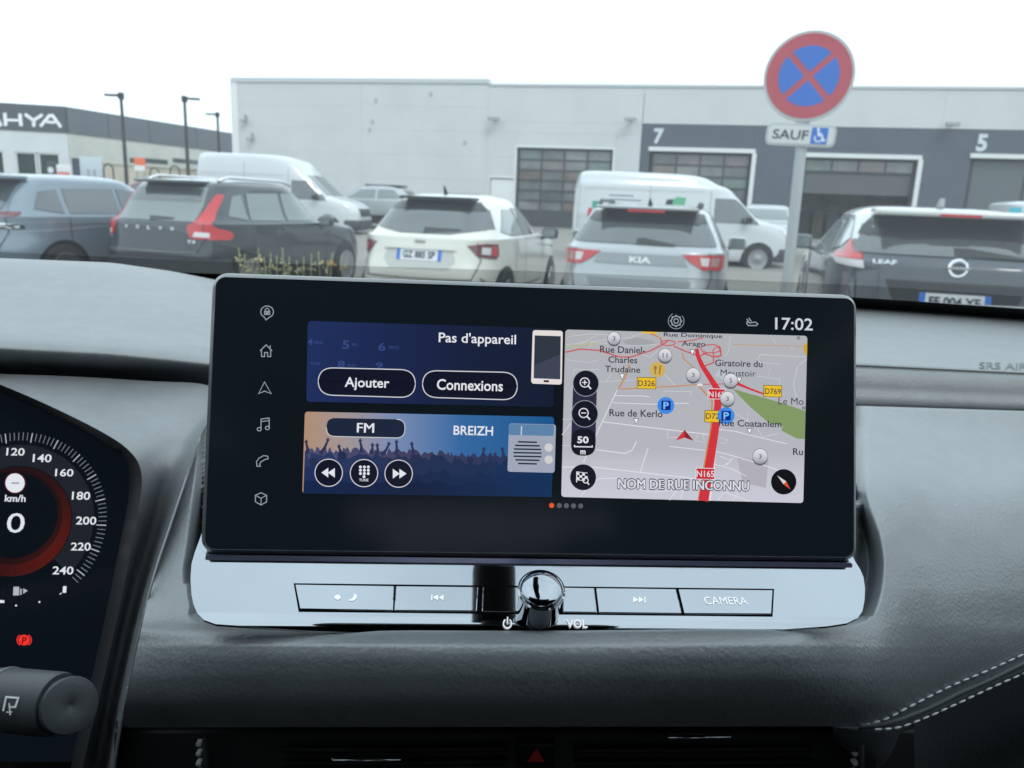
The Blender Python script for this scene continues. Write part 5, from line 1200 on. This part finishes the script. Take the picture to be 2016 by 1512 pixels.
pw_ = spoly([quad_round([A(62, 46), A(1950, 103), A(1940, 705), A(50, 662)], 8)], 1, grad('phone_widget_picture', [(0, (30, 46, 92)), (.3, (27, 39, 80)), (.62, (22, 32, 60)), (1.0, (18, 28, 48))]), gl, 'phone_widget')
DIM = glow((52, 72, 128))
for s, b in (('4', (62, 180, 100, 230)), ('5', (325, 195, 380, 260)), ('6', (600, 212, 655, 275)), ('8', (290, 350, 345, 402)), ('9', (580, 362, 635, 408))):
    TA(s, *b, 2, DIM, pw_, 'keypad_digit', bold=.02)
for s, b in (('GHI', (110, 200, 175, 222)), ('JKL', (395, 216, 445, 240)), ('MNO', (680, 236, 760, 262)), ('PQR', (85, 362, 160, 384)), ('TUV', (360, 378, 435, 398))):
    TA(s, *b, 2, DIM, pw_, 'keypad_letters', bold=.02)
TA("Pas d'appareil", 1062, 140, 1652, 240, 2, WH, pw_, 'screen_text', bold=.012)
for c4, s, tb in (([A(143, 402), A(885, 420), A(882, 632), A(140, 610)], 'Ajouter', (345, 478, 685, 578)), ([A(938, 424), A(1662, 440), A(1660, 650), A(936, 628)], 'Connexions', (1048, 495, 1552, 578))):
    rr = quad_round(c4, (c4[3][1] - c4[0][1]) * .56, 9)
    b_ = spoly([rr], 2, glow((16, 19, 37)), pw_, 'menu_button')
    sstroke([(rr, 1.9, True)], 3, LN, pw_, 'button_outline')
    TA(s, *tb, 3, WH, pw_, 'screen_text', bold=.015)
spoly([quad_round([A(1778, 116), A(2008, 122), A(2000, 533), A(1766, 524)], 6)], 3, glow((226, 219, 218)), pw_, 'phone_picture')
spoly([[A(1793, 157), A(1992, 163), A(1988, 492), A(1785, 484)]], 4, glow((46, 54, 66)), pw_, 'phone_picture_screen')
spoly([[A(1790, 385), A(1990, 300), A(1988, 490), A(1786, 483)]], 5, glow((62, 68, 86)), pw_, 'phone_picture_glint')
sstroke([([A(1862, 506), A(1902, 507)], 4, False)], 4, glow((40, 42, 50)), pw_, 'phone_picture_key')

# radio widget with its concert picture
rw_ = spoly([quad_round([A(40, 738), A(1942, 778), A(1922, 1390), A(20, 1362)], 7)], 1,
            grad('radio_sunset', [(0, (176, 140, 116)), (.16, (160, 148, 146)), (.36, (118, 138, 178)), (.62, (52, 104, 160)), (1.0, (24, 84, 140))]), gl, 'radio_widget')
rnd = random.Random(3)
def crowd(y0, amp, seed, step):
    r = random.Random(seed); top = []; x = 40
    while x < 1925:
        yb = y0 + (x - 40) * .03; top.append((x, yb - amp * r.random())); x += step * (.5 + r.random())
    top.append((1925, y0 + 60)); return top
for lay, (y0, amp, col, step, sd) in enumerate(((1050, 55, (62, 62, 92), 18, 1), (1105, 70, (34, 46, 80), 24, 2), (1200, 60, (24, 38, 72), 36, 5), (1270, 40, (17, 30, 62), 46, 8))):
    t_ = crowd(y0, amp, sd, step)
    # strips keep the polygon simple
    v_ = [A(*p) for p in t_] + [A(max(24, min(1922, p[0] - 12 * (p[0] < 60))), 1362 + (p[0] - 20) * .0145) for p in t_]
    k = len(t_); f_ = [(i, i + 1, i + 1 + k, i + k) for i in range(k - 1)]
    ts.part('crowd_silhouette', ([S3(*scr(*q), LAY * (1.5 + lay * .35)) for q in v_], f_), grad('crowd_%d' % lay, [(0, tuple(min(255, int(c * 1.25)) for c in col)), (.45, col), (1, (14, 46, 88))]), parent=rw_)
arms = []
for (bx, by, tx, ty) in ((60, 1060, 50, 975), (160, 1060, 215, 960), (470, 1050, 462, 965), (545, 1060, 555, 1000), (590, 1060, 592, 1000), (630, 1070, 680, 990), (735, 1070, 738, 975), (865, 1075, 855, 990), (1380, 1100, 1405, 1030), (1560, 1110, 1545, 1030), (310, 1060, 300, 1010), (1480, 1110, 1490, 1070), (1000, 1110, 1010, 1085)):
    arms = [([A(bx, by), A((bx + tx) / 2 + 6, (by + ty) / 2), A(tx, ty)], [8, 5.5, 3.6], False)]
    for dx in (-13, -5, 2, 9, 18):
        arms.append(([A(tx + dx * .25, ty + 3), A(tx + dx, ty - 26 + abs(dx - 2) * .9)], [2.2, 1.0], False))
    sstroke(arms, 2.95, glow((44, 52, 86)), rw_, 'raised_arm')
for x, y, r_ in ((325, 1075, 34), (1025, 1095, 30), (1210, 1120, 28), (520, 1110, 30), (1300, 1110, 26), (770, 1120, 30), (110, 1120, 32), (930, 1130, 28), (1460, 1150, 30)): spoly([circle(*A(x, y), r_ / 3.877)], 3.1, glow((34, 46, 80)), rw_, 'crowd_head')
c4 = [A(208, 786), A(806, 798), A(802, 940), A(204, 926)]
rr = quad_round(c4, 17, 8); spoly([rr], 4, glow((27, 37, 58)), rw_, 'band_button')
sstroke([(rr[len(rr) // 4:], 1.5, False)], 5, LN, rw_, 'button_outline')
[TA('FM', 440 + dx, 826, 568 + dx, 898, 5 + .02 * dx, WH, rw_) for dx in (-2, 2)]; TA('BREIZH', 1175, 848, 1476, 918, 5, WH, rw_, bold=.015)
for cx_, cy_ in ((223, 1204), (492, 1207), (756, 1211)):
    c_ = circle(*A(cx_, cy_), 105 / 3.877, 104 / 3.877, 32)
    spoly([c_], 4, glow((16, 19, 37)), rw_, 'round_button'); sstroke([(c_, 1.7, True)], 5, LN, rw_, 'button_outline')
spoly([[A(168, 1203), A(220, 1166), A(220, 1240)], [A(216, 1203), A(270, 1168), A(270, 1240)]], 6, WH, rw_, 'rewind_symbol')
spoly([[A(712, 1174), A(764, 1211), A(712, 1248)], [A(762, 1174), A(816, 1211), A(762, 1248)]], 6, WH, rw_, 'forward_symbol')
spoly([circle(*A(465 + 30 * i, 1160 + 25 * j), 2.9, n=12) for i in range(3) for j in range(3)] + [circle(*A(492, 1234), 2.9, n=12)], 6, WH, rw_, 'keypad_symbol')
TA('TUNE', 455, 1249, 526, 1270, 6, LN, rw_, bold=.03)
spoly([quad_round([A(1598, 828), A(1955, 836), A(1945, 1205), A(1585, 1196)], 6)], 4, glow((158, 166, 184)), rw_, 'radio_picture')
spoly([quad_round([A(1600, 832), A(1940, 838), A(1938, 924), A(1594, 916)], 4)], 5, glow((92, 130, 170)), rw_, 'radio_picture_top')
sstroke([([A(1693, 848), A(1690, 916)], 2.6, False)], 6, glow((196, 202, 214)), rw_, 'radio_picture_aerial')
for k, hw in enumerate((72, 94, 104, 107, 106, 92, 72)):
    sstroke([([A(1738 - hw, 968 + 27.5 * k), A(1738 + hw, 972 + 27.5 * k)], 3, False)], 5, glow((32, 36, 48)), rw_, 'radio_picture_grille')
for y in (1012, 1104): spoly([circle(*A(1900, y), 8.3, n=20)], 5, glow((206, 206, 206)), rw_, 'radio_picture_dial')

# status row
sstroke([(circle(1331, 632, 15.5, 15.5, 28, -40, 245), 1.2, False), (circle(1331, 632, 10, 10, 8), 2.2, True), (circle(1331, 632, 4.6, 4.6, 12), 2.0, True)] + [([(1331 + 9 * math.cos(a * math.pi / 4), 632 + 9 * math.sin(a * math.pi / 4)), (1331 + 12 * math.cos(a * math.pi / 4), 632 + 12 * math.sin(a * math.pi / 4))], 3, False) for a in range(8)], 1, LG, gl, 'settings_icon')
sstroke([([(1471, 633), (1476, 636), (1487, 634), (1492, 638), (1489, 641), (1473, 641), (1470, 637)], 2, True), ([(1474, 633), (1470, 628)], 2, False), ([(1479, 633), (1474, 626)], 2, False)], 1, LG, gl, 'connected_car_icon')
stext('17:02', 1526, 626, 1600, 650, 1, glow((205, 210, 216)), gl, 'clock_text', bold=.01)
for k, x in enumerate((1086, 1101, 1115, 1129, 1143)):
    spoly([circle(x, 995 + k * .3, 5, 5, 16)], 1, glow((226, 88, 40)) if k == 0 else glow((88, 92, 98)), gl, 'page_dot')

# street map
mp = spoly([quad_round([B(85, 180), B(1842, 226), B(1812, 1440), B(55, 1395)], 7)], 1, grad('map_ground', [(0, (200, 200, 214)), (.16, (196, 196, 208)), (.3, (180, 181, 190)), (.75, (176, 178, 185)), (1, (176, 178, 182))], axis='Z'), gl, 'map_panel')
for p, c in (([(1300, 610), (1400, 640), (1620, 702), (1827, 772), (1822, 976), (1760, 970), (1650, 912), (1665, 880), (1560, 858), (1430, 745), (1350, 665)], (128, 152, 98)), ([(500, 262), (600, 238), (720, 262), (735, 282), (610, 300), (520, 285)], (160, 164, 168)), ([(100, 300), (300, 268), (330, 290), (110, 322)], (178, 182, 160)), ([(1200, 470), (1290, 520), (1250, 560), (1170, 510)], (186, 192, 202)), ([(1330, 1100), (1560, 1130), (1540, 1330), (1370, 1290)], (176, 174, 184))):
    spoly([[B(*q) for q in p]], 2, glow(c), mp, 'map_area')
wr = glow((222, 223, 230)); wr2 = glow((206, 208, 214))
white = [([(460, 620), (390, 770), (310, 940), (215, 1145)], 8), ([(355, 850), (600, 880), (1125, 942)], 8), ([(305, 1052), (520, 1080), (570, 1055), (600, 992)], 8), ([(685, 1040), (665, 1100), (630, 1212)], 8), ([(60, 1178), (300, 1180), (640, 1218), (1030, 1262)], 8), ([(840, 1028), (1100, 1058)], 7), ([(835, 905), (822, 962), (1000, 968)], 5), ([(835, 905), (930, 918)], 5),
         ([(1010, 930), (1080, 935), (1095, 1000), (1020, 985), (1050, 950)], 5), ([(1200, 905), (1320, 920), (1500, 965), (1695, 1010)], 7), ([(1180, 1065), (1350, 1110), (1600, 1190), (1700, 1230)], 7), ([(1205, 1100), (1290, 1130), (1230, 1170)], 6), ([(1170, 1160), (1290, 1190), (1400, 1245)], 6), ([(1300, 1110), (1250, 1170)], 6), ([(1480, 900), (1520, 965)], 5), ([(1520, 960), (1630, 935)], 5), ([(1410, 785), (1405, 850)], 5),
         ([(840, 1420), (880, 1360), (940, 1345), (920, 1415)], 6), ([(1190, 1420), (1240, 1360), (1420, 1425)], 6), ([(1300, 1420), (1330, 1370)], 6), ([(560, 1330), (720, 1362), (880, 1345)], 6), ([(240, 1320), (330, 1262), (470, 1258), (520, 1330)], 6), ([(200, 1395), (240, 1330)], 6),
         ([(440, 660), (640, 662), (700, 670)], 6), ([(430, 712), (700, 722), (980, 715)], 6), ([(800, 628), (1000, 630), (990, 662)], 5), ([(60, 945), (125, 860)], 6), ([(65, 832), (130, 832)], 5), ([(62, 1022), (130, 1025)], 5), ([(140, 520), (145, 470), (330, 470)], 4), ([(330, 560), (700, 540)], 4), ([(800, 500), (885, 590)], 5), ([(1480, 400), (1500, 362), (1835, 380)], 5), ([(1480, 400), (1500, 420), (1640, 430)], 4), ([(1835, 395), (1770, 450), (1740, 580), (1760, 670)], 5), ([(1570, 460), (1560, 510)], 4), ([(1480, 520), (1640, 540), (1635, 590)], 4), ([(1285, 230), (1265, 350), (1240, 380)], 4), ([(1580, 235), (1620, 290)], 4), ([(1720, 300), (1740, 330)], 4), ([(110, 230), (300, 210), (480, 225)], 4), ([(180, 290), (330, 215)], 4), ([(560, 205), (590, 235)], 4), ([(90, 290), (420, 250), (560, 240), (640, 205)], 4), ([(250, 330), (280, 270), (520, 300), (740, 290)], 4), ([(100, 400), (250, 420), (330, 400)], 4), ([(560, 340), (700, 380), (760, 330)], 4), ([(1320, 790), (1420, 850)], 5), ([(1200, 960), (1260, 980), (1245, 1010), (1210, 1000)], 5), ([(1120, 360), (1140, 400)], 4), ([(140, 730), (135, 780)], 4), ([(420, 500), (380, 560)], 4)]
for p, w_ in white: sstroke([([B(*q) for q in p], w_ / 3.689 * .8, False)], 2.3, wr if w_ > 5 else wr2, mp, 'map_street')
rd = glow((198, 92, 96)); rdm = glow((206, 52, 62)); orr = glow((196, 138, 84))
for p, w_ in (([(85, 345), (190, 322), (330, 332), (480, 380), (560, 380), (700, 335), (790, 290), (830, 262)], 10), ([(870, 300), (960, 340), (1060, 372), (1110, 350)], 10), ([(900, 270), (1000, 260), (1080, 240)], 8), ([(1080, 350), (1160, 380), (1160, 420), (1095, 445)], 10), ([(1200, 300), (1215, 370), (1150, 380)], 9), ([(790, 280), (770, 240), (700, 210)], 7), ([(1240, 575), (1060, 578)], 6)):
    sstroke([([B(*q) for q in p], w_ / 3.689, False)], 2.6, rd, mp, 'map_red_road')
for e in ((830, 278, 52, 18), (1140, 320, 72, 30), (1185, 345, 30, 36)):
    sstroke([([B(*q) for q in circle(*e)], 2.2, True)], 2.6, rd, mp, 'map_roundabout')
for p, w_ in (([(480, 612), (640, 606), (870, 592), (1040, 580)], 8), ([(548, 430), (522, 520), (470, 610)], 11), ([(700, 205), (780, 245)], 9), ([(932, 350), (940, 390), (1040, 480)], 8), ([(1040, 575), (1110, 655), (1150, 700), (1140, 900), (1090, 1180), (1050, 1422)], 12), ([(1300, 290), (1835, 302)], 4)):
    sstroke([([B(*q) for q in p], w_ / 3.689, False)], 2.8, orr, mp, 'map_orange_road')
sstroke([([B(*q) for q in ((1200, 740), (1185, 900), (1160, 1160), (1130, 1422))], 5, False)], 3, wr, mp, 'map_street')
sstroke([([B(*q) for q in ((1038, 320), (1045, 370), (1075, 440), (1130, 525), (1185, 610), (1192, 720), (1172, 900), (1130, 1160), (1086, 1424))], [w_ / 3.689 for w_ in (26, 30, 34, 38, 44, 52, 56, 64, 74)], False)], 3.2, rdm, mp, 'map_trunk_road')
sstroke([([B(1330, 572), B(1420, 610), B(1530, 650)], [6, 4, 3.4], False)], 3.2, rdm, mp, 'map_trunk_road')
spoly([circle(*B(1060, 582), 6, 2.6, 14)], 3.2, wr, mp, 'map_roundabout')
tx = glow((58, 60, 72))
def sign_(s, x0, y0, x1, y1, bgc, fg, edgec, tb, lay=5):
    spoly([[B(x0 - 5, y0 - 5), B(x1 + 5, y0 - 2), B(x1 + 4, y1 + 6), B(x0 - 6, y1 + 3)]], lay, edgec, mp, 'road_sign_edge')
    spoly([[B(x0, y0), B(x1, y0 + 3), B(x1 - 1, y1 + 2), B(x0 - 1, y1 - 1)]], lay + .5, bgc, mp, 'road_sign'); TB(s, *tb, lay + 1, fg, mp, 'map_label', bold=.01)
YL = glow((232, 190, 40)); BR = glow((120, 100, 30)); RDS = glow((200, 40, 52))
sign_('D326', 608, 530, 738, 608, YL, tx, BR, (612, 550, 732, 592)); sign_('D769', 1525, 588, 1650, 666, YL, tx, BR, (1530, 608, 1646, 650))
sign_('D72', 1098, 770, 1215, 850, YL, tx, BR, (1102, 788, 1200, 830)); sign_('N165', 1122, 612, 1240, 682, RDS, wr, wr, (1124, 630, 1236, 672)); sign_('N165', 1034, 1188, 1164, 1264, RDS, wr, wr, (1036, 1204, 1162, 1250))
spoly([[B(640, 195), B(752, 199), B(748, 212), B(640, 207)]], 5, YL, mp, 'road_sign')
for s, *b in (('Rue Dominique', 798, 208, 1224, 246), ('Arago', 928, 266, 1100, 312), ('Rue Daniel-', 336, 302, 664, 352), ('Charles', 396, 376, 606, 424), ('Trudaine', 372, 446, 628, 492), ('Giratoire du', 1170, 402, 1514, 450), ('Moustoir', 1210, 474, 1466, 520), ('Rue de Kerlo', 404, 762, 790, 814), ('Rue Coatanlem', 1196, 838, 1652, 886), ('Le Mo', 1630, 676, 1812, 726), ('Ru', 1735, 1042, 1808, 1092)):
    TB(s, *b, 6.5 if 'Coat' in s else 4.5, tx, mp, 'map_label', bold=.012)
for x, y in ((1005, 345), (495, 520), (1345, 545), (597, 845), (1420, 918)):
    spoly([[B(x - 18, y - 18), B(x + 18, y - 17), B(x, y + 22)]], 4.5, glow((240, 240, 245)), mp, 'map_pointer'); sstroke([([B(x - 18, y - 18), B(x + 18, y - 17), B(x, y + 22)], 1.2, True)], 5, tx, mp, 'map_pointer_edge')
for s, x, y, r_ in (('3', 436, 245, 47), ('11', 806, 368, 50), ('3', 1010, 510, 51), ('5', 1282, 550, 51), ('3', 1258, 682, 52), ('3', 1496, 1100, 55)):
    spoly([circle(*B(x, y + 12), r_ / 3.689)], 6, glow((96, 98, 106)), mp, 'cluster_marker_base')
    spoly([circle(*B(x, y), r_ / 3.689)], 6.4, grad('marker_silver', [(0, (150, 152, 160)), (.5, (200, 202, 208)), (1, (225, 226, 230))], axis='Z'), mp, 'cluster_marker')
    sstroke([(circle(*B(x, y), r_ / 3.689), 1.0, True)], 6.7, glow((110, 112, 120)), mp, 'cluster_marker_edge')
    hw = 10 if len(s) == 1 else 17; TB(s, x - hw, y - 15, x + hw, y + 17, 7, tx, mp, 'map_label')
for x, y in ((812, 732), (1248, 806)):
    spoly([circle(*B(x, y), 62 / 3.689)], 6.0, glow((64, 138, 228)), mp, 'parking_marker'); spoly([quad_round([B(x - 32, y - 36), B(x + 36, y - 34), B(x + 34, y + 34), B(x - 33, y + 32)], 2)], 6.2, glow((10, 40, 130)), mp, 'parking_marker_square')
    TB('P', x - 18, y - 26, x + 22, y + 26, 6.4, glow((120, 190, 250)), mp, 'map_label', bold=.03)
spoly([circle(*B(752, 472), 57 / 3.689)], 6, glow((206, 174, 92)), mp, 'restaurant_marker')
sstroke([([B(735, 445), B(735, 505)], 2.4, False), ([B(772, 442), B(765, 505)], 2.8, False), ([B(728, 445), B(730, 468), B(742, 468), B(743, 446)], 1.5, False)], 6.5, glow((150, 118, 48)), mp, 'restaurant_symbol')
spoly([[B(1838, 275), B(1815, 290), B(1806, 318), B(1815, 350), B(1836, 368)]], 6, glow((206, 160, 60)), mp, 'restaurant_marker')
spoly([[B(948, 908), B(948, 965), B(882, 986)]], 6, glow((206, 50, 60)), mp, 'vehicle_arrow'); spoly([[B(948, 908), B(1014, 988), B(948, 965)]], 6, glow((140, 36, 48)), mp, 'vehicle_arrow')
for x, y in ((1774, 242), (1812, 750)): sstroke([(circle(*B(x, y), 2.4, n=12), 1.3, True)], 5, tx, mp, 'map_place_dot')
NV = glow((20, 22, 36))
zr = [B(140, 560), B(312, 564), B(302, 1010), B(122, 1010)]
spoly([quad_round([B(142, 520), B(314, 524), B(300, 1098), B(122, 1092)], 22)], 6, glow((44, 42, 66)), mp, 'zoom_bar')
spoly([quad_round([B(130, 900), B(306, 900), B(300, 1098), B(122, 1094)], 22)], 6.2, NV, mp, 'zoom_bar')
for (x, y), r_, nm in (((232, 571), 94, '+'), ((224, 792), 96, '-'), ((212, 1252), 94, 'f')):
    c_ = circle(*B(x, y), r_ / 3.689, n=36); spoly([c_], 6.6, NV, mp, 'map_button')
    if nm != 'f': sstroke([(c_, 1.3, True)], 7, LG, mp, 'button_outline')
    if nm in '+-':
        st_ = [(circle(*B(x - 8, y - 6), 9, n=20), 2, True), ([B(x + 15, y + 17), B(x + 38, y + 42)], 2.8, False), ([B(x - 26, y - 6), B(x + 10, y - 6)], 2, False)]
        if nm == '+': st_.append(([B(x - 8, y - 24), B(x - 8, y + 12)], 2, False))
        sstroke(st_, 7, WH, mp, 'zoom_symbol')
TB('50', 170, 955, 252, 1006, 7, WH, mp, 'map_label', bold=.03); TB('m', 192, 1056, 230, 1086, 7, WH, mp, 'map_label', bold=.03)
sstroke([([B(150, 1018), B(150, 1030), B(278, 1032), B(278, 1020)], 2.2, False)], 7, WH, mp, 'scale_bar')
sq = [[B(165 + 20 * i, 1215 + 18 * j + 3 * i), B(185 + 20 * i, 1218 + 18 * j + 3 * i), B(185 + 20 * i, 1236 + 18 * j + 3 * i), B(165 + 20 * i, 1233 + 18 * j + 3 * i)] for i in range(4) for j in range(3) if (i + j) % 2 == 0]
spoly(sq, 7, WH, mp, 'flag_symbol'); sstroke([([B(167, 1210), B(165, 1288)], 2, False), ([B(165, 1212), B(245, 1222)], 1.2, False), ([B(165, 1270), B(210, 1276)], 1.2, False), (circle(*B(230, 1275), 5, n=16), 1.8, True), ([B(242, 1290), B(256, 1306)], 2.4, False)], 7.2, WH, mp, 'flag_symbol')
spoly([circle(*B(1666, 1285), 92 / 3.689, n=36)], 6.6, glow((14, 16, 22)), mp, 'compass'); spoly([[B(1618, 1238), B(1684, 1282), B(1664, 1302)]], 7, glow((214, 210, 205)), mp, 'compass_needle'); spoly([[B(1684, 1282), B(1664, 1302), B(1714, 1340)]], 7, glow((224, 84, 56)), mp, 'compass_needle')
for d, l_, m_ in ((7, 7.4, glow((30, 32, 58))),):
    for dx, dy in ((-5, -5), (5, -5), (-5, 5), (5, 5), (0, 7), (0, -7), (7, 0), (-7, 0)): TB('NOM DE RUE INCONNU', 468 + dx, 1272 + dy, 1416 + dx, 1342 + dy, l_ + .03 * dx + .006 * dy, m_, mp, 'street_name_shadow', bold=.02)
for k_, dx in enumerate((-2.6, 0, 2.6)): TB('NOM DE RUE INCONNU', 468 + dx, 1272, 1416 + dx, 1342, 8.2 + .02 * k_, glow((216, 218, 228)), mp, 'street_name')

# ================================================================== INSTRUMENT DISPLAY
IO = PY(30, 1025, .515); IT = rad(20)
IU = Vector((1, 0, 0)); IV = Vector((0, math.sin(IT), math.cos(IT))); IN_ = Vector((0, -math.cos(IT), math.sin(IT)))
def ins(px, py):
    q = on_plane(px, py, IO, IN_) - IO; return q.x, q.dot(IV)
def I3(u, v, d=0.0): return IO + IU * u + IV * v + IN_ * d
it = Thing('instrument_display', 'digital speedometer display with red ring behind the wheel', 'instrument cluster', I3(0, -.10))
pan = it.part('display_panel', fix(prism([ins(*q) for q in ((-900, 405), (-420, 575), (-150, 690), (0, 750), (100, 794), (200, 844), (258, 880), (282, 922), (280, 985), (262, 1080), (236, 1210), (200, 1370), (170, 1500), (-900, 1500))], I3, -.006, 0)), mat('cluster_glass', (.004, .005, .007), .10, spec=.3, emit=(.003, .005, .008)))
# bezel walls from the opening down to the glass
bz = [[PY(r[0], r[1], r[2]), PY(r[0] - 2, r[1] + 1, r[2] + .004)] for r in sur]
wall = []
for r in sur:
    p0 = PY(r[0], r[1], r[2] - .0005); q = on_plane(r[0] - (24 if r[1] > 880 else 10 + max(0, (r[1] - 780)) * .10), r[1] + (12 if r[1] < 880 else 0), IO, IN_)
    wall.append([p0, p0.lerp(q, .4), q])
it.part('bezel_wall', grid(wall), mat('bezel_plastic', (.06, .064, .068), .42), smooth=True)
def ipoly(polys, lay, m, nm, parent=pan):
    return it.part(nm, fix(join(*[([I3(*p, LAY * lay) for p in q], [tuple(range(len(q)))]) for q in polys])), m, parent=parent)
C0 = ins(30, 1026); RT = ins(210, 1026)[0] - C0[0]
def pol(r_, a): return (C0[0] + RT * r_ * math.cos(rad(a)), C0[1] + RT * r_ * math.sin(rad(a)))
def ring(r0, r1, a0, a1, lay, m, nm, n=60):
    V = [I3(*pol(r0, a0 + (a1 - a0) * k / n), LAY * lay) for k in range(n + 1)] + [I3(*pol(r1, a0 + (a1 - a0) * k / n), LAY * lay) for k in range(n + 1)]
    it.part(nm, fix((V, [(k, k + 1, k + n + 2, k + n + 1) for k in range(n)])), m, parent=pan)
ring(.62, .86, 222, -42, 1, glow((30, 33, 42)), 'dial_band')
for k_ in range(56):
    a0_, a1_ = 150 - k_ * 6, 144 - k_ * 6; f_ = math.exp(-((a0_ + 35) / 70) ** 2); th_ = .02 + .11 * min(1, max(0, (130 - a0_) / 170))
    ring(.61 - th_, .61, a0_, a1_, 1.2, glow((int(34 + 48 * f_), int(14 + 10 * f_), 18)), 'dial_glow_ring', 3); ring(.61 - th_ * 1.5, .61 - th_, a0_, a1_, 1.2, glow((int(26 + 22 * f_), int(13 + 5 * f_), 17)), 'dial_glow_ring', 3)
ticks = []
for k in range(93):
    a = 222 - k * (222 + 42) / 92; big = k % 6 == 0; r0 = .89 if big else .91; w_ = .006 if big else .0042
    p = [pol(r0, a - w_ * 57), pol(r0, a + w_ * 57), pol(1.0, a + w_ * 57), pol(1.0, a - w_ * 57)]
    ipoly([p], 1.4, glow((176, 182, 190)) if big else glow((120, 126, 134)), 'dial_tick')
IW = glow((222, 226, 232))
def itext(s, x0, y0, x1, y1, m=IW, nm='dial_number', bold=.015, lay=2):
    a = ins(x0, (y0 + y1) / 2); b = ins(x1, (y0 + y1) / 2); t_ = ins((x0 + x1) / 2, y0); bb = ins((x0 + x1) / 2, y1)
    it.part(nm, text_on(s, I3(a[0], (bb[1] + 0), LAY * lay), IU, IV, b[0] - a[0], t_[1] - bb[1], bold), m, parent=pan)
for s, *b in (('120', 13, 882, 49, 897), ('140', 65, 894, 102, 910), ('160', 109, 923, 145, 938), ('180', 142, 968, 178, 984), ('200', 150, 1017, 190, 1033), ('220', 140, 1068, 179, 1084), ('240', 104, 1115, 145, 1131), ('100', -52, 882, -14, 897)):
    itext(s, *b)
for v0 in range(0, 100, 20):
    c_ = pol(.745, 90 + (120 - v0) * 1.1); w_ = .0042 * len(str(v0)); it.part('dial_number', text_on(str(v0), I3(c_[0] - w_ / 2, c_[1] - .0025, LAY * 2), IU, IV, w_, .005, .015), IW, parent=pan)
itext('0', 14, 1010, 49, 1049, bold=.0, nm='speed_number'); itext('km/h', 10, 974, 51, 988, nm='unit_text', bold=.02); itext('1', 124, 1154, 131, 1167, nm='gauge_number')
ipoly([[ins(*p) for p in circle(30, 951, 19, 19)]], 2, glow((226, 230, 236)), 'speed_limit_sign'); ipoly([[ins(*p) for p in circle(30, 951, 22, 21.5)]], 1.8, glow((70, 16, 22)), 'speed_limit_rim')
ipoly([[ins(23, 949.5), ins(38, 949.5), ins(38, 952.5), ins(23, 952.5)]], 2.2, glow((150, 150, 158)), 'speed_limit_dash')
ipoly([[ins(27, 1155), ins(38, 1155), ins(38, 1172), ins(26, 1172)], [ins(40, 1158), ins(43, 1160), ins(43, 1171), ins(40, 1171)], [ins(46, 1158), ins(55, 1163), ins(46, 1169)]], 2, glow((176, 180, 188)), 'fuel_symbol')
ipoly([[ins(0, 1181), ins(9, 1182), ins(9, 1187), ins(0, 1187)]], 2, IW, 'fuel_bar')
ipoly([[ins(*p) for p in circle(x, y, 2, n=8)] for x, y in ((32, 1192), (78, 1185))] + [[ins(117, 1170), ins(121, 1166), ins(121, 1170)]], 2, IW, 'gauge_dots')
ipoly([[ins(*p) for p in circle(48, 1260, 11, 10.5)]], 2, glow((240, 52, 48)), 'brake_lamp')
v_, f_ = ribbon2(circle(48, 1260, 14, 12, 10, -55, 55), 2.2); v2, f2 = ribbon2(circle(48, 1260, 14, 12, 10, 125, 235), 2.2)
it.part('brake_lamp', join(([I3(*ins(*p), LAY * 2) for p in v_], f_), ([I3(*ins(*p), LAY * 2) for p in v2], f2)), glow((240, 52, 48)), parent=pan)
itext('P', 44, 1254, 53, 1267, glow((110, 14, 16)), 'brake_letter', .02, 3)
